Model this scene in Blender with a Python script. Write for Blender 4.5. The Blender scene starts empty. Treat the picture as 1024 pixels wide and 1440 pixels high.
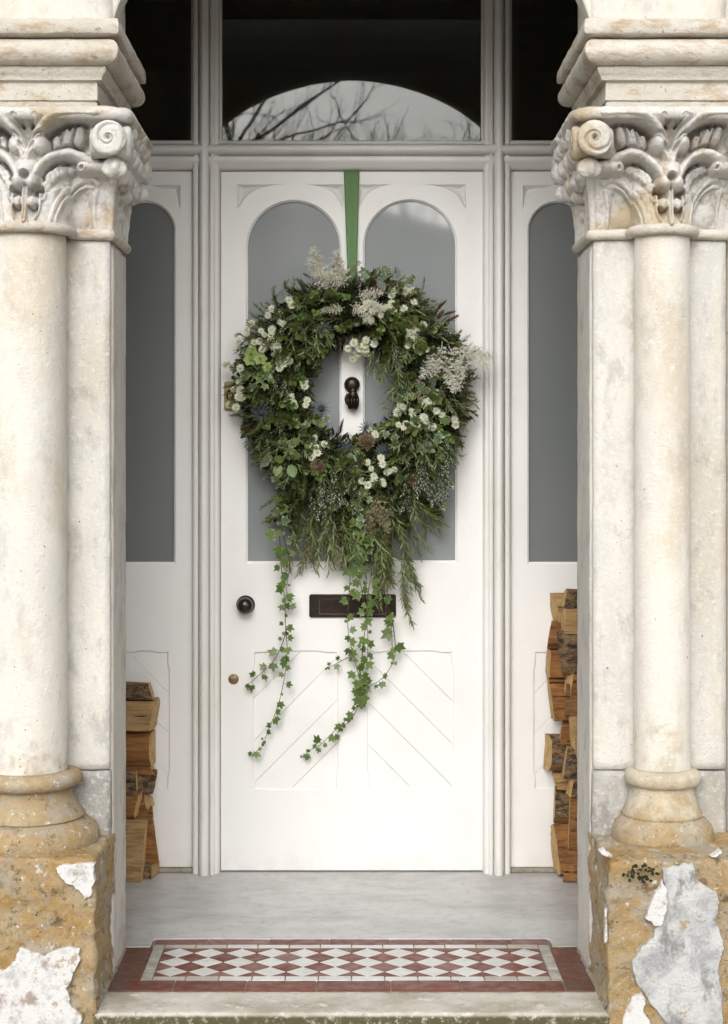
import bpy, bmesh, math, random
import numpy as np
from mathutils import Vector, Matrix, noise
random.seed(7)
R = math.radians
SC = bpy.context.scene
COL = SC.collection

# ------------------------------------------------------------------ camera
F = 2400.0            # focal length in photograph pixels
DD = 5.58             # distance from camera to the door plane (door face is y = 0)
EYE = 1.34
CX, CY = 494.5, 650.0
cd = bpy.data.cameras.new('camera'); cam = bpy.data.objects.new('camera', cd); COL.objects.link(cam)
cam.location = (0, -DD, EYE); cam.rotation_euler = (R(90), 0, 0)
cd.sensor_fit = 'AUTO'; cd.sensor_width = 36.0; cd.lens = 36.0*F/1440.0
cd.shift_x = (512-CX)/1440.0; cd.shift_y = -(720-CY)/1440.0
cd.clip_start = 0.05; cd.clip_end = 2000
SC.camera = cam
# ------------------------------------------------------------------ world, sun, exposure
SUN = Vector((-0.16, -1.0, 0.62)).normalized()
wd = bpy.data.worlds.new('World'); SC.world = wd; wd.use_nodes = True
wn = wd.node_tree; wn.nodes.clear()
sky = wn.nodes.new('ShaderNodeTexSky'); sky.sky_type = 'NISHITA'; sky.sun_disc = False
sky.sun_elevation = math.asin(SUN.z); sky.sun_rotation = math.atan2(SUN.x, SUN.y)
sky.air_density = 1.0; sky.dust_density = 4.0; sky.ozone_density = 1.0
hs = wn.nodes.new('ShaderNodeHueSaturation'); hs.inputs['Saturation'].default_value = 0.16
bg = wn.nodes.new('ShaderNodeBackground'); bg.inputs['Strength'].default_value = 0.15
wo = wn.nodes.new('ShaderNodeOutputWorld')
wn.links.new(sky.outputs[0], hs.inputs['Color']); wn.links.new(hs.outputs[0], bg.inputs['Color'])
wn.links.new(bg.outputs[0], wo.inputs['Surface'])
sl = bpy.data.lights.new('sun', 'SUN'); so = bpy.data.objects.new('sun', sl); COL.objects.link(so)
sl.energy = 0.5; sl.angle = R(80); sl.color = (1.0, 0.975, 0.94)
so.rotation_euler = SUN.to_track_quat('Z', 'Y').to_euler(); so.location = (-4, -8, 6)
vs = SC.view_settings; vs.view_transform = 'Standard'; vs.look = 'None'; vs.gamma = 1.0
vs.use_curve_mapping = False; vs.exposure = 0.66
SC.cycles.max_bounces = 10; SC.cycles.diffuse_bounces = 5; SC.cycles.transparent_max_bounces = 12
SC.cycles.sample_clamp_indirect = 10

# ------------------------------------------------------------------ helpers
def X(px, D): return (px-CX)*D/F
def Z(py, D): return EYE-(py-CY)*D/F
def GD(py): return F*EYE/(py-CY)          # depth of a floor point seen at row py
def DX(px): return X(px, DD)              # door plane
def DZ(py): return Z(py, DD)
def Yd(D): return D-DD

def tag(o, label=None, cat=None, group=None, kind=None):
    if label: o['label'] = label
    if cat: o['category'] = cat
    if group: o['group'] = group
    if kind: o['kind'] = kind
    return o
def empty(name, loc=(0,0,0), label=None, cat=None, group=None, parent=None):
    o = bpy.data.objects.new(name, None); COL.objects.link(o); o.location = loc
    o.empty_display_size = 0.05
    if parent is not None: put(o, parent)
    return tag(o, label, cat, group)
def put(o, parent):
    o.parent = parent
    o.matrix_parent_inverse = parent.matrix_basis.inverted()
def mesh(name, verts, faces, smooth=True, edge=None):
    m = bpy.data.meshes.new(name)
    m.from_pydata([tuple(v) for v in verts], [], faces)
    if smooth: m.polygons.foreach_set('use_smooth', [True]*len(m.polygons))
    if edge is not None:
        a = m.attributes.new('edge', 'FLOAT', 'POINT'); a.data.foreach_set('value', edge)
    m.update(); return m
def link(name, m, mat=None, parent=None, matrix=None):
    if mat is not None and len(m.materials) == 0: m.materials.append(mat)
    o = bpy.data.objects.new(name, m); COL.objects.link(o)
    if matrix is not None: o.matrix_world = matrix
    if parent is not None:
        put(o, parent)
    return o
def obj(name, verts, faces, mat, parent=None, smooth=True):
    return link(name, mesh(name, verts, faces, smooth), mat, parent)
def bm_obj(name, bm, mat, parent=None, smooth=False, auto=None):
    m = bpy.data.meshes.new(name); bm.to_mesh(m); bm.free()
    if smooth or auto:
        m.polygons.foreach_set('use_smooth', [True]*len(m.polygons))
        if auto: m.set_sharp_from_angle(angle=R(auto))
    return link(name, m, mat, parent)
def box(name, x0, x1, y0, y1, z0, z1, mat, parent=None, bevel=0.0, seg=2):
    bm = bmesh.new(); bmesh.ops.create_cube(bm, size=1.0)
    for v in bm.verts:
        v.co = Vector(((x0+x1)/2+v.co.x*(x1-x0), (y0+y1)/2+v.co.y*(y1-y0), (z0+z1)/2+v.co.z*(z1-z0)))
    if bevel > 0: bmesh.ops.bevel(bm, geom=bm.edges[:], offset=bevel, segments=seg, affect='EDGES', profile=0.6)
    return bm_obj(name, bm, mat, parent, auto=18)
def rockbox(name, lo, hi, res, rad, amp, freq, mat, parent=None, seed=0.0, amp2=0.0, freq2=60.0, sharp=None, skip=()):
    """rounded box with a dense surface, worn by real noise displacement"""
    lo = np.array(lo, float); hi = np.array(hi, float)
    V = []; Fc = []; idx = {}
    n = [max(2, int(round((hi[k]-lo[k])/res))) for k in range(3)]
    def vid(i, j, k):
        key = (i, j, k)
        if key in idx: return idx[key]
        q = lo+(hi-lo)*np.array((i/n[0], j/n[1], k/n[2]))
        c = np.clip(q, lo+rad, hi-rad); d = q-c; L = np.linalg.norm(d)
        nn = d/L if L > 1e-9 else np.zeros(3)
        p = c+nn*rad
        if L > 1e-9 and amp > 0:
            s = Vector((q[0]*freq+seed, q[1]*freq, q[2]*freq))
            h = noise.fractal(s, 1.0, 2.0, 4)*amp
            if amp2: h += noise.noise(Vector((q[0]*freq2, q[1]*freq2+seed, q[2]*freq2)))*amp2
            p = p+nn*h
        idx[key] = len(V); V.append(p); return idx[key]
    def face(ax, side):
        if (ax, side) in skip: return
        a, b = [k for k in range(3) if k != ax]
        for i in range(n[a]):
            for j in range(n[b]):
                q = []
                for (di, dj) in ((0,0),(1,0),(1,1),(0,1)):
                    t = [0,0,0]; t[ax] = n[ax] if side else 0; t[a] = i+di; t[b] = j+dj; q.append(vid(*t))
                flip = (side == 0) ^ (ax == 1)
                Fc.append(q[::-1] if flip else q)
    for ax in range(3): face(ax, 0); face(ax, 1)
    m = mesh(name, V, Fc, True)
    if sharp: m.set_sharp_from_angle(angle=R(sharp))
    return link(name, m, mat, parent)
def lathe_mesh(name, prof, n=48, axis='z', c=(0,0,0), amp=0.0, freq=20.0, smooth=True, close=True):
    V = []; Fc = []; m = len(prof)
    for i in range(n):
        a = 2*math.pi*i/n
        for (r, h) in prof:
            rr = r
            if axis == 'z': p = Vector((math.cos(a)*rr, math.sin(a)*rr, h))
            else: p = Vector((math.cos(a)*rr, -h, math.sin(a)*rr))
            if amp and r > 1e-4:
                k = 1+noise.fractal(Vector((p.x+c[0], p.y+c[1], p.z+c[2]))*freq, 1.0, 2.0, 3)*amp/r
                if axis == 'z': p.x *= k; p.y *= k
                else: p.x *= k; p.z *= k
            V.append((p.x+c[0], p.y+c[1], p.z+c[2]))
    for i in range(n):
        for j in range(m-1):
            a, b = i*m+j, ((i+1) % n)*m+j
            Fc.append((a, b, b+1, a+1))
    ms = mesh(name, V, Fc, smooth)
    bm = bmesh.new(); bm.from_mesh(ms); bmesh.ops.remove_doubles(bm, verts=bm.verts, dist=1e-6)
    bmesh.ops.recalc_face_normals(bm, faces=bm.faces); bm.to_mesh(ms); bm.free()
    if smooth: ms.polygons.foreach_set('use_smooth', [True]*len(ms.polygons)); ms.set_sharp_from_angle(angle=R(50))
    return ms
def lathe(name, prof, mat, parent=None, **k): return link(name, lathe_mesh(name, prof, **k), mat, parent)
def plate(name, loops, y, t, mat, parent=None, bevel=0.003, res=1, origin=None):
    """solid plate in the XZ plane with holes; front face at y, thickness t, chamfered rims.  loops[0] is the outline"""
    cu = bpy.data.curves.new('tmp', 'CURVE'); cu.dimensions = '2D'; cu.fill_mode = 'BOTH'
    cu.extrude = max(t/2-bevel, 1e-4); cu.bevel_depth = bevel; cu.bevel_resolution = res; cu.offset = -bevel
    for k, lp in enumerate(loops):
        ar = sum(lp[i][0]*lp[(i+1) % len(lp)][1]-lp[(i+1) % len(lp)][0]*lp[i][1] for i in range(len(lp)))
        if (ar > 0) != (k > 0): lp = lp[::-1]
        s = cu.splines.new('POLY'); s.points.add(len(lp)-1); s.use_cyclic_u = True
        for p, q in zip(s.points, lp): p.co = (q[0], q[1], 0, 1)
    o = bpy.data.objects.new('tmp', cu)
    m = o.to_mesh().copy(); o.to_mesh_clear()
    bpy.data.objects.remove(o); bpy.data.curves.remove(cu)
    m.name = name
    n = len(m.vertices); co = np.empty(n*3); m.vertices.foreach_get('co', co); co = co.reshape(-1, 3)
    new = np.stack([co[:,0], y+t/2-co[:,2], co[:,1]], 1)
    m.vertices.foreach_set('co', new.ravel())
    bm = bmesh.new(); bm.from_mesh(m); bmesh.ops.remove_doubles(bm, verts=bm.verts, dist=1e-6)
    bmesh.ops.recalc_face_normals(bm, faces=bm.faces); bm.to_mesh(m); bm.free()
    m.materials.clear()
    m.update()
    m.set_sharp_from_angle(angle=R(20))
    m.polygons.foreach_set('use_smooth', [abs(p.normal.y) < 0.998 for p in m.polygons]); m.update()
    return link(name, m, mat, parent)
def tube_data(pts, rads, n=6, cap=True):
    V = []; Fc = []
    pts = [Vector(p) for p in pts]
    up = Vector((0.3, 0.9, 0.2)).normalized()
    for i, p in enumerate(pts):
        d = (pts[min(i+1, len(pts)-1)]-pts[max(i-1, 0)]).normalized()
        u = d.cross(up)
        if u.length < 1e-3: u = d.cross(Vector((1,0,0)))
        u.normalize(); v = d.cross(u)
        r = rads[i] if hasattr(rads, '__len__') else rads
        for k in range(n):
            a = 2*math.pi*k/n; V.append(p+u*math.cos(a)*r+v*math.sin(a)*r)
    for i in range(len(pts)-1):
        for k in range(n):
            a = i*n+k; b = i*n+(k+1) % n
            Fc.append((a, b, b+n, a+n))
    if cap:
        Fc.append(tuple(range(n))[::-1]); Fc.append(tuple(range((len(pts)-1)*n, len(pts)*n)))
    return V, Fc
def spline(pts, per=6):
    P = [Vector(p) for p in pts]; out = []
    for i in range(len(P)-1):
        p0 = P[max(i-1, 0)]; p1 = P[i]; p2 = P[i+1]; p3 = P[min(i+2, len(P)-1)]
        for k in range(per):
            t = k/per
            out.append(0.5*((2*p1)+(p2-p0)*t+(2*p0-5*p1+4*p2-p3)*t*t+(3*p1-p0-3*p2+p3)*t**3))
    out.append(P[-1]); return out

# ------------------------------------------------------------------ materials
class NT:
    def __init__(s, name):
        s.m = bpy.data.materials.new(name); s.m.use_nodes = True; s.t = s.m.node_tree; s.t.nodes.clear()
        s.out = s.t.nodes.new('ShaderNodeOutputMaterial')
        s.p = s.t.nodes.new('ShaderNodeBsdfPrincipled'); s.t.links.new(s.p.outputs[0], s.out.inputs[0])
        s.co = None
    def n(s, typ, **k):
        d = s.t.nodes.new(typ)
        for a, b in k.items(): setattr(d, a, b)
        return d
    def set(s, sock, v):
        if hasattr(v, 'is_output') or isinstance(v, bpy.types.NodeSocket): s.t.links.new(v, sock)
        elif isinstance(v, (tuple, list)) and len(v) == 3 and sock.type == 'RGBA': sock.default_value = (*v, 1)
        else: sock.default_value = v
    def coord(s, scale=(1,1,1), kind='Object', off=(0,0,0)):
        tc = s.n('ShaderNodeTexCoord'); mp = s.n('ShaderNodeMapping')
        mp.inputs['Scale'].default_value = scale; mp.inputs['Location'].default_value = off
        s.t.links.new(tc.outputs[kind], mp.inputs[0]); return mp.outputs[0]
    def noise(s, scale, detail=5, rough=0.55, vec=None, dist=0.0):
        d = s.n('ShaderNodeTexNoise'); d.inputs['Scale'].default_value = scale; d.inputs['Detail'].default_value = detail
        d.inputs['Roughness'].default_value = rough; d.inputs['Distortion'].default_value = dist
        s.t.links.new(vec if vec is not None else s.coord(), d.inputs['Vector']); return d.outputs['Fac']
    def voro(s, scale, vec=None, feature='F1'):
        d = s.n('ShaderNodeTexVoronoi'); d.feature = feature; d.inputs['Scale'].default_value = scale
        s.t.links.new(vec if vec is not None else s.coord(), d.inputs['Vector']); return d.outputs['Distance']
    def ramp(s, fac, stops, interp='LINEAR'):
        d = s.n('ShaderNodeValToRGB'); cr = d.color_ramp; cr.interpolation = interp
        while len(cr.elements) < len(stops): cr.elements.new(0.5)
        for e, (p, c) in zip(cr.elements, stops):
            e.position = p; e.color = (c, c, c, 1) if not hasattr(c, '__len__') else (*c, 1)
        s.t.links.new(fac, d.inputs[0]); return d.outputs[0]
    def mix(s, fac, a, b, mode='MIX'):
        d = s.n('ShaderNodeMix', data_type='RGBA', blend_type=mode)
        s.set(d.inputs[0], fac); s.set(d.inputs[6], a); s.set(d.inputs[7], b); return d.outputs[2]
    def math(s, op, a, b=0.0, c=0.0):
        d = s.n('ShaderNodeMath', operation=op); s.set(d.inputs[0], a); s.set(d.inputs[1], b); s.set(d.inputs[2], c); return d.outputs[0]
    def sep(s, vec):
        d = s.n('ShaderNodeSeparateXYZ'); s.t.links.new(vec, d.inputs[0]); return d.outputs
    def smooth(s, v, a, b, lo=0.0, hi=1.0):
        d = s.n('ShaderNodeMapRange', interpolation_type='SMOOTHSTEP'); s.set(d.inputs[0], v)
        d.inputs[1].default_value = a; d.inputs[2].default_value = b; d.inputs[3].default_value = lo; d.inputs[4].default_value = hi
        return d.outputs[0]
    def bump(s, h, strength=0.4, dist=0.005):
        d = s.n('ShaderNodeBump'); d.inputs['Strength'].default_value = strength; d.inputs['Distance'].default_value = dist
        s.t.links.new(h, d.inputs['Height']); s.t.links.new(d.outputs[0], s.p.inputs['Normal'])
    def done(s, col=None, rough=None, **k):
        if col is not None: s.set(s.p.inputs['Base Color'], col)
        if rough is not None: s.set(s.p.inputs['Roughness'], rough)
        for a, b in k.items(): s.set(s.p.inputs[a.replace('_', ' ')], b)
        return s.m

def white_paint(name, base=(0.80, 0.792, 0.772), warm=(0.755, 0.742, 0.708)):
    t = NT(name)
    big = t.noise(2.2, 3); sm = t.noise(38, 5, 0.6)
    c = t.mix(t.smooth(big, 0.42, 0.75), base, warm)
    c = t.mix(t.smooth(t.noise(7, 7, 0.7, t.coord(off=(4, 1, 7))), 0.52, 0.70, 0, 0.12), c, (0.56, 0.54, 0.50))
    spk = t.noise(130, 2, 0.5)
    c = t.mix(t.smooth(spk, 0.735, 0.77, 0, 0.5), c, (0.42, 0.38, 0.3))
    z = t.sep(t.coord())[2]
    grime = t.math('MULTIPLY', t.smooth(z, 0.10, 0.0), t.smooth(t.noise(14, 4), 0.35, 0.7))
    c = t.mix(t.math('MULTIPLY', grime, 0.22), c, (0.42, 0.37, 0.29))
    brush = t.noise(60, 3, 0.5, t.coord((1, 1, 0.08)))
    h = t.math('ADD', t.math('MULTIPLY', brush, 0.5), t.math('MULTIPLY', t.noise(9, 3), 0.8))
    t.bump(h, 0.16, 0.004)
    return t.done(c, t.smooth(sm, 0.3, 0.7, 0.34, 0.5))
PAINT = white_paint('white_gloss_paint')
FRAMEP = white_paint('aged_frame_paint', (0.78, 0.77, 0.745), (0.71, 0.69, 0.63))

def sc3(c, k): return tuple(x*k for x in c)
def stone(name, light=(0.50, 0.465, 0.395), grey=(0.40, 0.385, 0.355), ochre=(0.35, 0.225, 0.09), zlo=0.35, zhi=0.85, low=0.9, high=0.12, bump=0.5, warm=0.55, dirt=0.3, grit=0.3, soft=0.10, omax=1.0):
    t = NT(name); co = t.coord(); z = t.sep(co)[2]
    wash = t.noise(4.5, 8, 0.68, t.coord((1, 1, 0.35)))
    c = t.mix(t.smooth(wash, 0.40, 0.60), light, grey)
    c = t.mix(t.smooth(t.noise(2.6, 6, 0.62, t.coord((1, 1, 0.45), off=(5, 3, 1))), 0.47, 0.64, 0, warm), c, (0.50, 0.385, 0.225))
    c = t.mix(t.smooth(t.noise(14, 7, 0.7, t.coord((1, 1, 0.6), off=(1, 8, 1))), 0.50, 0.66, 0, dirt), c, (0.27, 0.255, 0.23))
    fine = t.noise(60, 7, 0.75)
    c = t.mix(t.smooth(fine, 0.52, 0.64, 0, grit), c, (0.74, 0.725, 0.69))
    c = t.mix(t.smooth(t.noise(85, 7, 0.78, t.coord(off=(9, 4, 2))), 0.56, 0.66, 0, grit*0.5), c, sc3(grey, 0.74))
    # ochre stone showing where the limewash has gone, mostly towards the foot
    k = t.smooth(z, zlo, zhi, low, high)
    nz = t.noise(8, 9, 0.7)
    om = t.smooth(t.math('ADD', nz, t.math('SUBTRACT', k, 0.5)), 0.52, 0.52+soft, 0, omax)
    oc = t.mix(t.smooth(t.noise(12, 8, 0.72), 0.36, 0.62), ochre, (0.42, 0.33, 0.20))
    oc = t.mix(t.smooth(t.noise(9, 8, 0.75, t.coord(off=(7, 1, 4))), 0.47, 0.60, 0, 0.9), oc, (0.36, 0.325, 0.265))
    oc = t.mix(t.smooth(t.noise(24, 7, 0.75), 0.52, 0.64, 0, 0.85), oc, (0.15, 0.095, 0.042))
    oc = t.mix(t.smooth(t.noise(75, 5, 0.75, t.coord(off=(2, 2, 8))), 0.50, 0.66, 0, 0.6), oc, (0.46, 0.36, 0.21))
    c = t.mix(om, c, oc)
    spots = t.smooth(t.math('ADD', t.noise(95, 3, 0.5), t.math('MULTIPLY', om, 0.035)), 0.715, 0.765, 0, 0.75)
    c = t.mix(spots, c, (0.07, 0.055, 0.04))
    wsp = t.smooth(t.noise(45, 7, 0.72, t.coord(off=(3, 9, 2))), 0.59, 0.66, 0, 0.8)
    c = t.mix(wsp, c, (0.70, 0.685, 0.65))
    h = t.math('ADD', t.math('MULTIPLY', t.noise(22, 9, 0.75), 1.0), t.math('MULTIPLY', t.noise(130, 4, 0.75), 0.5))
    h = t.math('SUBTRACT', h, t.math('MULTIPLY', spots, 0.6))
    h = t.math('SUBTRACT', h, t.math('MULTIPLY', om, 0.12))
    t.bump(h, bump, 0.009)
    return t.done(c, 0.9, Specular_IOR_Level=0.2)
ST_COL = stone('limewashed_column_stone', light=(0.72, 0.685, 0.615), grey=(0.66, 0.64, 0.595), dirt=0.22, grit=0.45, warm=0.48, bump=0.7, low=0.56, high=0.08, zlo=0.62, zhi=1.0, soft=0.22, omax=0.7)
ST_PIL = stone('grey_limewashed_pilaster_stone', light=(0.68, 0.655, 0.60), grey=(0.59, 0.575, 0.54), low=0.30, high=0.12, zlo=0.5, zhi=1.0, bump=0.8, warm=0.32, dirt=0.4, grit=0.45)
ST_BASE = stone('weathered_base_stone', light=(0.60, 0.53, 0.41), grey=(0.52, 0.475, 0.40), low=0.74, high=0.36, zlo=0.38, zhi=0.58, bump=0.9, soft=0.2, omax=0.85)
ST_BASEL = stone('ochre_column_base_stone', light=(0.56, 0.47, 0.33), grey=(0.46, 0.41, 0.33), low=0.86, high=0.50, zlo=0.40, zhi=0.70, bump=0.9, soft=0.2, omax=0.9)
ST_FOOT = stone('gritty_grey_foot_stone', light=(0.50, 0.485, 0.45), grey=(0.36, 0.35, 0.325), low=0.42, high=0.30, zlo=0.35, zhi=0.6, bump=1.0, warm=0.35, dirt=0.75, grit=0.6, soft=0.2, omax=0.7)
ST_PLINTH = stone('bare_ochre_stone', light=(0.40, 0.33, 0.22), grey=(0.33, 0.28, 0.20), ochre=(0.35, 0.215, 0.075), low=0.72, high=0.62, bump=1.0, dirt=0.7)
ST_REV = stone('pale_reveal_render', light=(0.64, 0.61, 0.555), grey=(0.57, 0.55, 0.51), low=0.44, high=0.12, zlo=0.0, zhi=0.4, bump=0.6, warm=0.25, dirt=0.45)
ST_WALL = stone('facade_render', light=(0.62, 0.585, 0.52), grey=(0.55, 0.525, 0.48), low=0.4, high=0.15, bump=0.5)
def carved():
    t = NT('carved_capital_stone')
    c = t.mix(t.smooth(t.noise(9, 5, 0.6), 0.35, 0.65), (0.66, 0.645, 0.61), (0.57, 0.555, 0.53))
    c = t.mix(t.smooth(t.noise(6, 5, 0.6, t.coord(off=(4, 4, 4))), 0.47, 0.66, 0, 0.75), c, (0.44, 0.34, 0.20))
    c = t.mix(t.smooth(t.noise(22, 7, 0.72, t.coord(off=(6, 2, 3))), 0.54, 0.66, 0, 0.6), c, (0.34, 0.25, 0.15))
    c = t.mix(t.smooth(t.noise(60, 5, 0.7), 0.60, 0.7, 0, 0.6), c, (0.60, 0.585, 0.55))
    c = t.mix(t.smooth(t.noise(80, 4, 0.6, t.coord(off=(1, 7, 3))), 0.66, 0.72, 0, 0.6), c, (0.22, 0.205, 0.18))
    t.bump(t.math('ADD', t.noise(30, 9, 0.75), t.math('MULTIPLY', t.noise(130, 3, 0.7), 0.5)), 0.9, 0.008)
    return t.done(c, 0.85, Specular_IOR_Level=0.25)
CARVE = carved()
def impost_mat():
    t = NT('rust_stained_moulding_stone')
    c = t.mix(t.smooth(t.noise(4, 5, 0.6, t.coord((1, 1, 2))), 0.35, 0.65), (0.63, 0.595, 0.53), (0.54, 0.50, 0.43))
    st = t.smooth(t.noise(11, 7, 0.7, t.coord((0.8, 0.8, 2.2))), 0.46, 0.66, 0, 0.75)
    c = t.mix(st, c, (0.38, 0.26, 0.145))
    c = t.mix(t.smooth(t.noise(45, 5, 0.7), 0.60, 0.70, 0, 0.7), c, (0.20, 0.10, 0.042))
    c = t.mix(t.smooth(t.noise(30, 4, 0.7, t.coord(off=(3, 3, 3))), 0.58, 0.68, 0, 0.6), c, (0.58, 0.565, 0.53))
    t.bump(t.math('ADD', t.noise(26, 9, 0.75), t.math('MULTIPLY', t.noise(130, 3, 0.7), 0.5)), 0.9, 0.008)
    return t.done(c, 0.86, Specular_IOR_Level=0.25)
IMPOST = impost_mat()
def plaster():
    t = NT('flaking_plaster')
    c = t.mix(t.smooth(t.noise(9, 6, 0.65), 0.42, 0.62), (0.54, 0.54, 0.53), (0.34, 0.345, 0.35))
    c = t.mix(t.smooth(t.noise(16, 6, 0.7, t.coord((1, 1, 0.5), off=(2, 2, 2))), 0.52, 0.66, 0, 0.8), c, (0.17, 0.165, 0.155))
    c = t.mix(t.smooth(t.noise(120, 4, 0.6), 0.60, 0.68, 0, 0.6), c, (0.30, 0.26, 0.22))
    wm = t.smooth(t.noise(13, 8, 0.72, t.coord(off=(1, 5, 9))), 0.60, 0.66, 0, 0.85)
    c = t.mix(wm, c, (0.36, 0.25, 0.12))
    t.bump(t.math('ADD', t.noise(24, 9, 0.72), t.math('MULTIPLY', t.noise(120, 3), 0.5)), 0.9, 0.008)
    return t.done(c, 0.85)
PLASTER = plaster()
def plaster_w():
    t = NT('white_plaster_flake')
    c = t.mix(t.smooth(t.noise(25, 6, 0.65), 0.5, 0.68), (0.60, 0.595, 0.58), (0.42, 0.415, 0.40))
    c = t.mix(t.smooth(t.noise(14, 6, 0.7, t.coord(off=(8, 2, 2))), 0.56, 0.66, 0, 0.8), c, (0.25, 0.175, 0.13))
    c = t.mix(t.smooth(t.noise(150, 4, 0.6), 0.60, 0.66, 0, 0.7), c, (0.33, 0.29, 0.25))
    wm = t.smooth(t.noise(20, 8, 0.75, t.coord(off=(1, 5, 9))), 0.57, 0.64, 0, 0.85)
    c = t.mix(wm, c, (0.33, 0.25, 0.15))
    t.bump(t.math('ADD', t.noise(30, 7, 0.65), t.math('MULTIPLY', t.noise(150, 3), 0.5)), 0.6, 0.005)
    return t.done(c, 0.85)
PLASTERW = plaster_w()
def marble():
    t = NT('grey_veined_marble')
    w = t.noise(3, 4, 0.5)
    c = t.mix(t.smooth(t.noise(5, 6, 0.6, t.coord((0.5, 1.2, 1))), 0.35, 0.7), (0.55, 0.545, 0.535), (0.42, 0.415, 0.405))
    v = t.noise(26, 8, 0.74, t.coord((0.8, 1.1, 1)), 0.6)
    c = t.mix(t.smooth(v, 0.48, 0.66, 0, 0.42), c, (0.28, 0.275, 0.27))
    v2 = t.noise(62, 6, 0.74, t.coord((0.7, 1.1, 1), off=(3, 1, 0)), 0.6)
    c = t.mix(t.smooth(v2, 0.57, 0.68, 0, 0.6), c, (0.20, 0.19, 0.175))
    y = t.sep(t.coord())[1]
    d = t.math('MULTIPLY', t.smooth(y, -0.78, -0.90), t.smooth(t.noise(18, 5), 0.35, 0.6))
    c = t.mix(t.math('MULTIPLY', d, 0.7), c, (0.36, 0.33, 0.26))
    t.bump(t.noise(40, 6, 0.6), 0.12, 0.003)
    return t.done(c, t.smooth(t.noise(12, 4), 0.3, 0.7, 0.32, 0.5))
MARBLE = marble()
def tile_mat(name, a, b, rough=0.4):
    t = NT(name)
    oi = t.n('ShaderNodeObjectInfo')
    c = t.mix(oi.outputs['Random'], a, b)
    vec = t.coord()
    c = t.mix(t.smooth(t.noise(35, 6, 0.65, vec), 0.45, 0.75, 0, 0.5), c, tuple(x*0.6 for x in a))
    g = t.n('ShaderNodeNewGeometry')
    pos = t.sep(g.outputs['Position'])
    ax = t.math('ABSOLUTE', pos[0])
    dirt = t.math('MULTIPLY', t.smooth(ax, 0.42, 0.62), t.smooth(t.noise(26, 6, 0.7, g.outputs['Position']), 0.38, 0.62))
    c = t.mix(t.math('MULTIPLY', dirt, 0.75), c, (0.10, 0.075, 0.055))
    dust = t.smooth(t.noise(70, 4, 0.7, g.outputs['Position']), 0.64, 0.72, 0, 0.22)
    c = t.mix(dust, c, (0.42, 0.38, 0.33))
    t.bump(t.noise(60, 5, 0.6, g.outputs['Position']), 0.15, 0.002)
    return t.done(c, t.smooth(t.noise(30, 4, 0.6, g.outputs['Position']), 0.3, 0.7, rough-0.1, rough+0.15))
T_RED = tile_mat('red_clay_tile', (0.155, 0.026, 0.008), (0.115, 0.022, 0.008))
T_DRK = tile_mat('dull_red_border_tile', (0.135, 0.028, 0.011), (0.095, 0.024, 0.011))
T_BRN = tile_mat('worn_brown_tile', (0.17, 0.075, 0.05), (0.20, 0.06, 0.04))
T_WHT = tile_mat('pale_grey_tile', (0.66, 0.66, 0.64), (0.57, 0.57, 0.55))
T_GRY = tile_mat('worn_grey_tile', (0.50, 0.49, 0.44), (0.40, 0.38, 0.33))
def step_mat():
    t = NT('worn_step_stone')
    c = t.mix(t.smooth(t.noise(6, 6, 0.65), 0.4, 0.65), (0.55, 0.52, 0.46), (0.38, 0.34, 0.27))
    c = t.mix(t.smooth(t.noise(60, 5, 0.7), 0.58, 0.68, 0, 0.7), c, (0.22, 0.19, 0.14))
    c = t.mix(t.smooth(t.noise(20, 5, 0.7, t.coord(off=(3, 3, 3))), 0.56, 0.66, 0, 0.7), c, (0.68, 0.66, 0.61))
    z = t.sep(t.coord())[2]
    mo = t.math('MULTIPLY', t.smooth(z, -0.002, -0.012), t.smooth(t.noise(60, 7, 0.75), 0.30, 0.50))
    c = t.mix(mo, c, (0.075, 0.065, 0.028))
    t.bump(t.math('ADD', t.noise(30, 7, 0.7), t.math('MULTIPLY', t.noise(160, 3), 0.4)), 0.5, 0.004)
    return t.done(c, 0.8)
STEP = step_mat()
def simple(name, a, b, scale, rough, bump=0.2, metal=0.0, stretch=(1, 1, 1), bd=0.003, **k):
    t = NT(name); v = t.coord(stretch)
    c = t.mix(t.smooth(t.noise(scale, 6, 0.65, v), 0.35, 0.68), a, b)
    t.bump(t.noise(scale*2.5, 6, 0.65, v), bump, bd)
    return t.done(c, rough, Metallic=metal, **k)
BRONZE = simple('dark_bronze', (0.020, 0.013, 0.009), (0.04, 0.026, 0.017), 25, 0.33, 0.2, 0.55)
BRASS = simple('tarnished_brass', (0.30, 0.22, 0.11), (0.20, 0.15, 0.08), 60, 0.42, 0.15, 0.8)
DARKW = simple('dark_wood_knob', (0.025, 0.013, 0.009), (0.013, 0.008, 0.006), 30, 0.22, 0.08)
GROUT = simple('dirty_mortar', (0.34, 0.31, 0.25), (0.20, 0.18, 0.14), 40, 0.9, 0.4)
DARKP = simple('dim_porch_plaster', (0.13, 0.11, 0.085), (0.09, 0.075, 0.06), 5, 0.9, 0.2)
HALL = simple('dark_hall_plaster', (0.58, 0.55, 0.46), (0.50, 0.47, 0.39), 4, 0.9, 0.1)
RIB = simple('green_ribbon_weave', (0.10, 0.20, 0.07), (0.125, 0.24, 0.09), 8, 0.65, 0.25, stretch=(60, 60, 3), bd=0.001)
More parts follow.
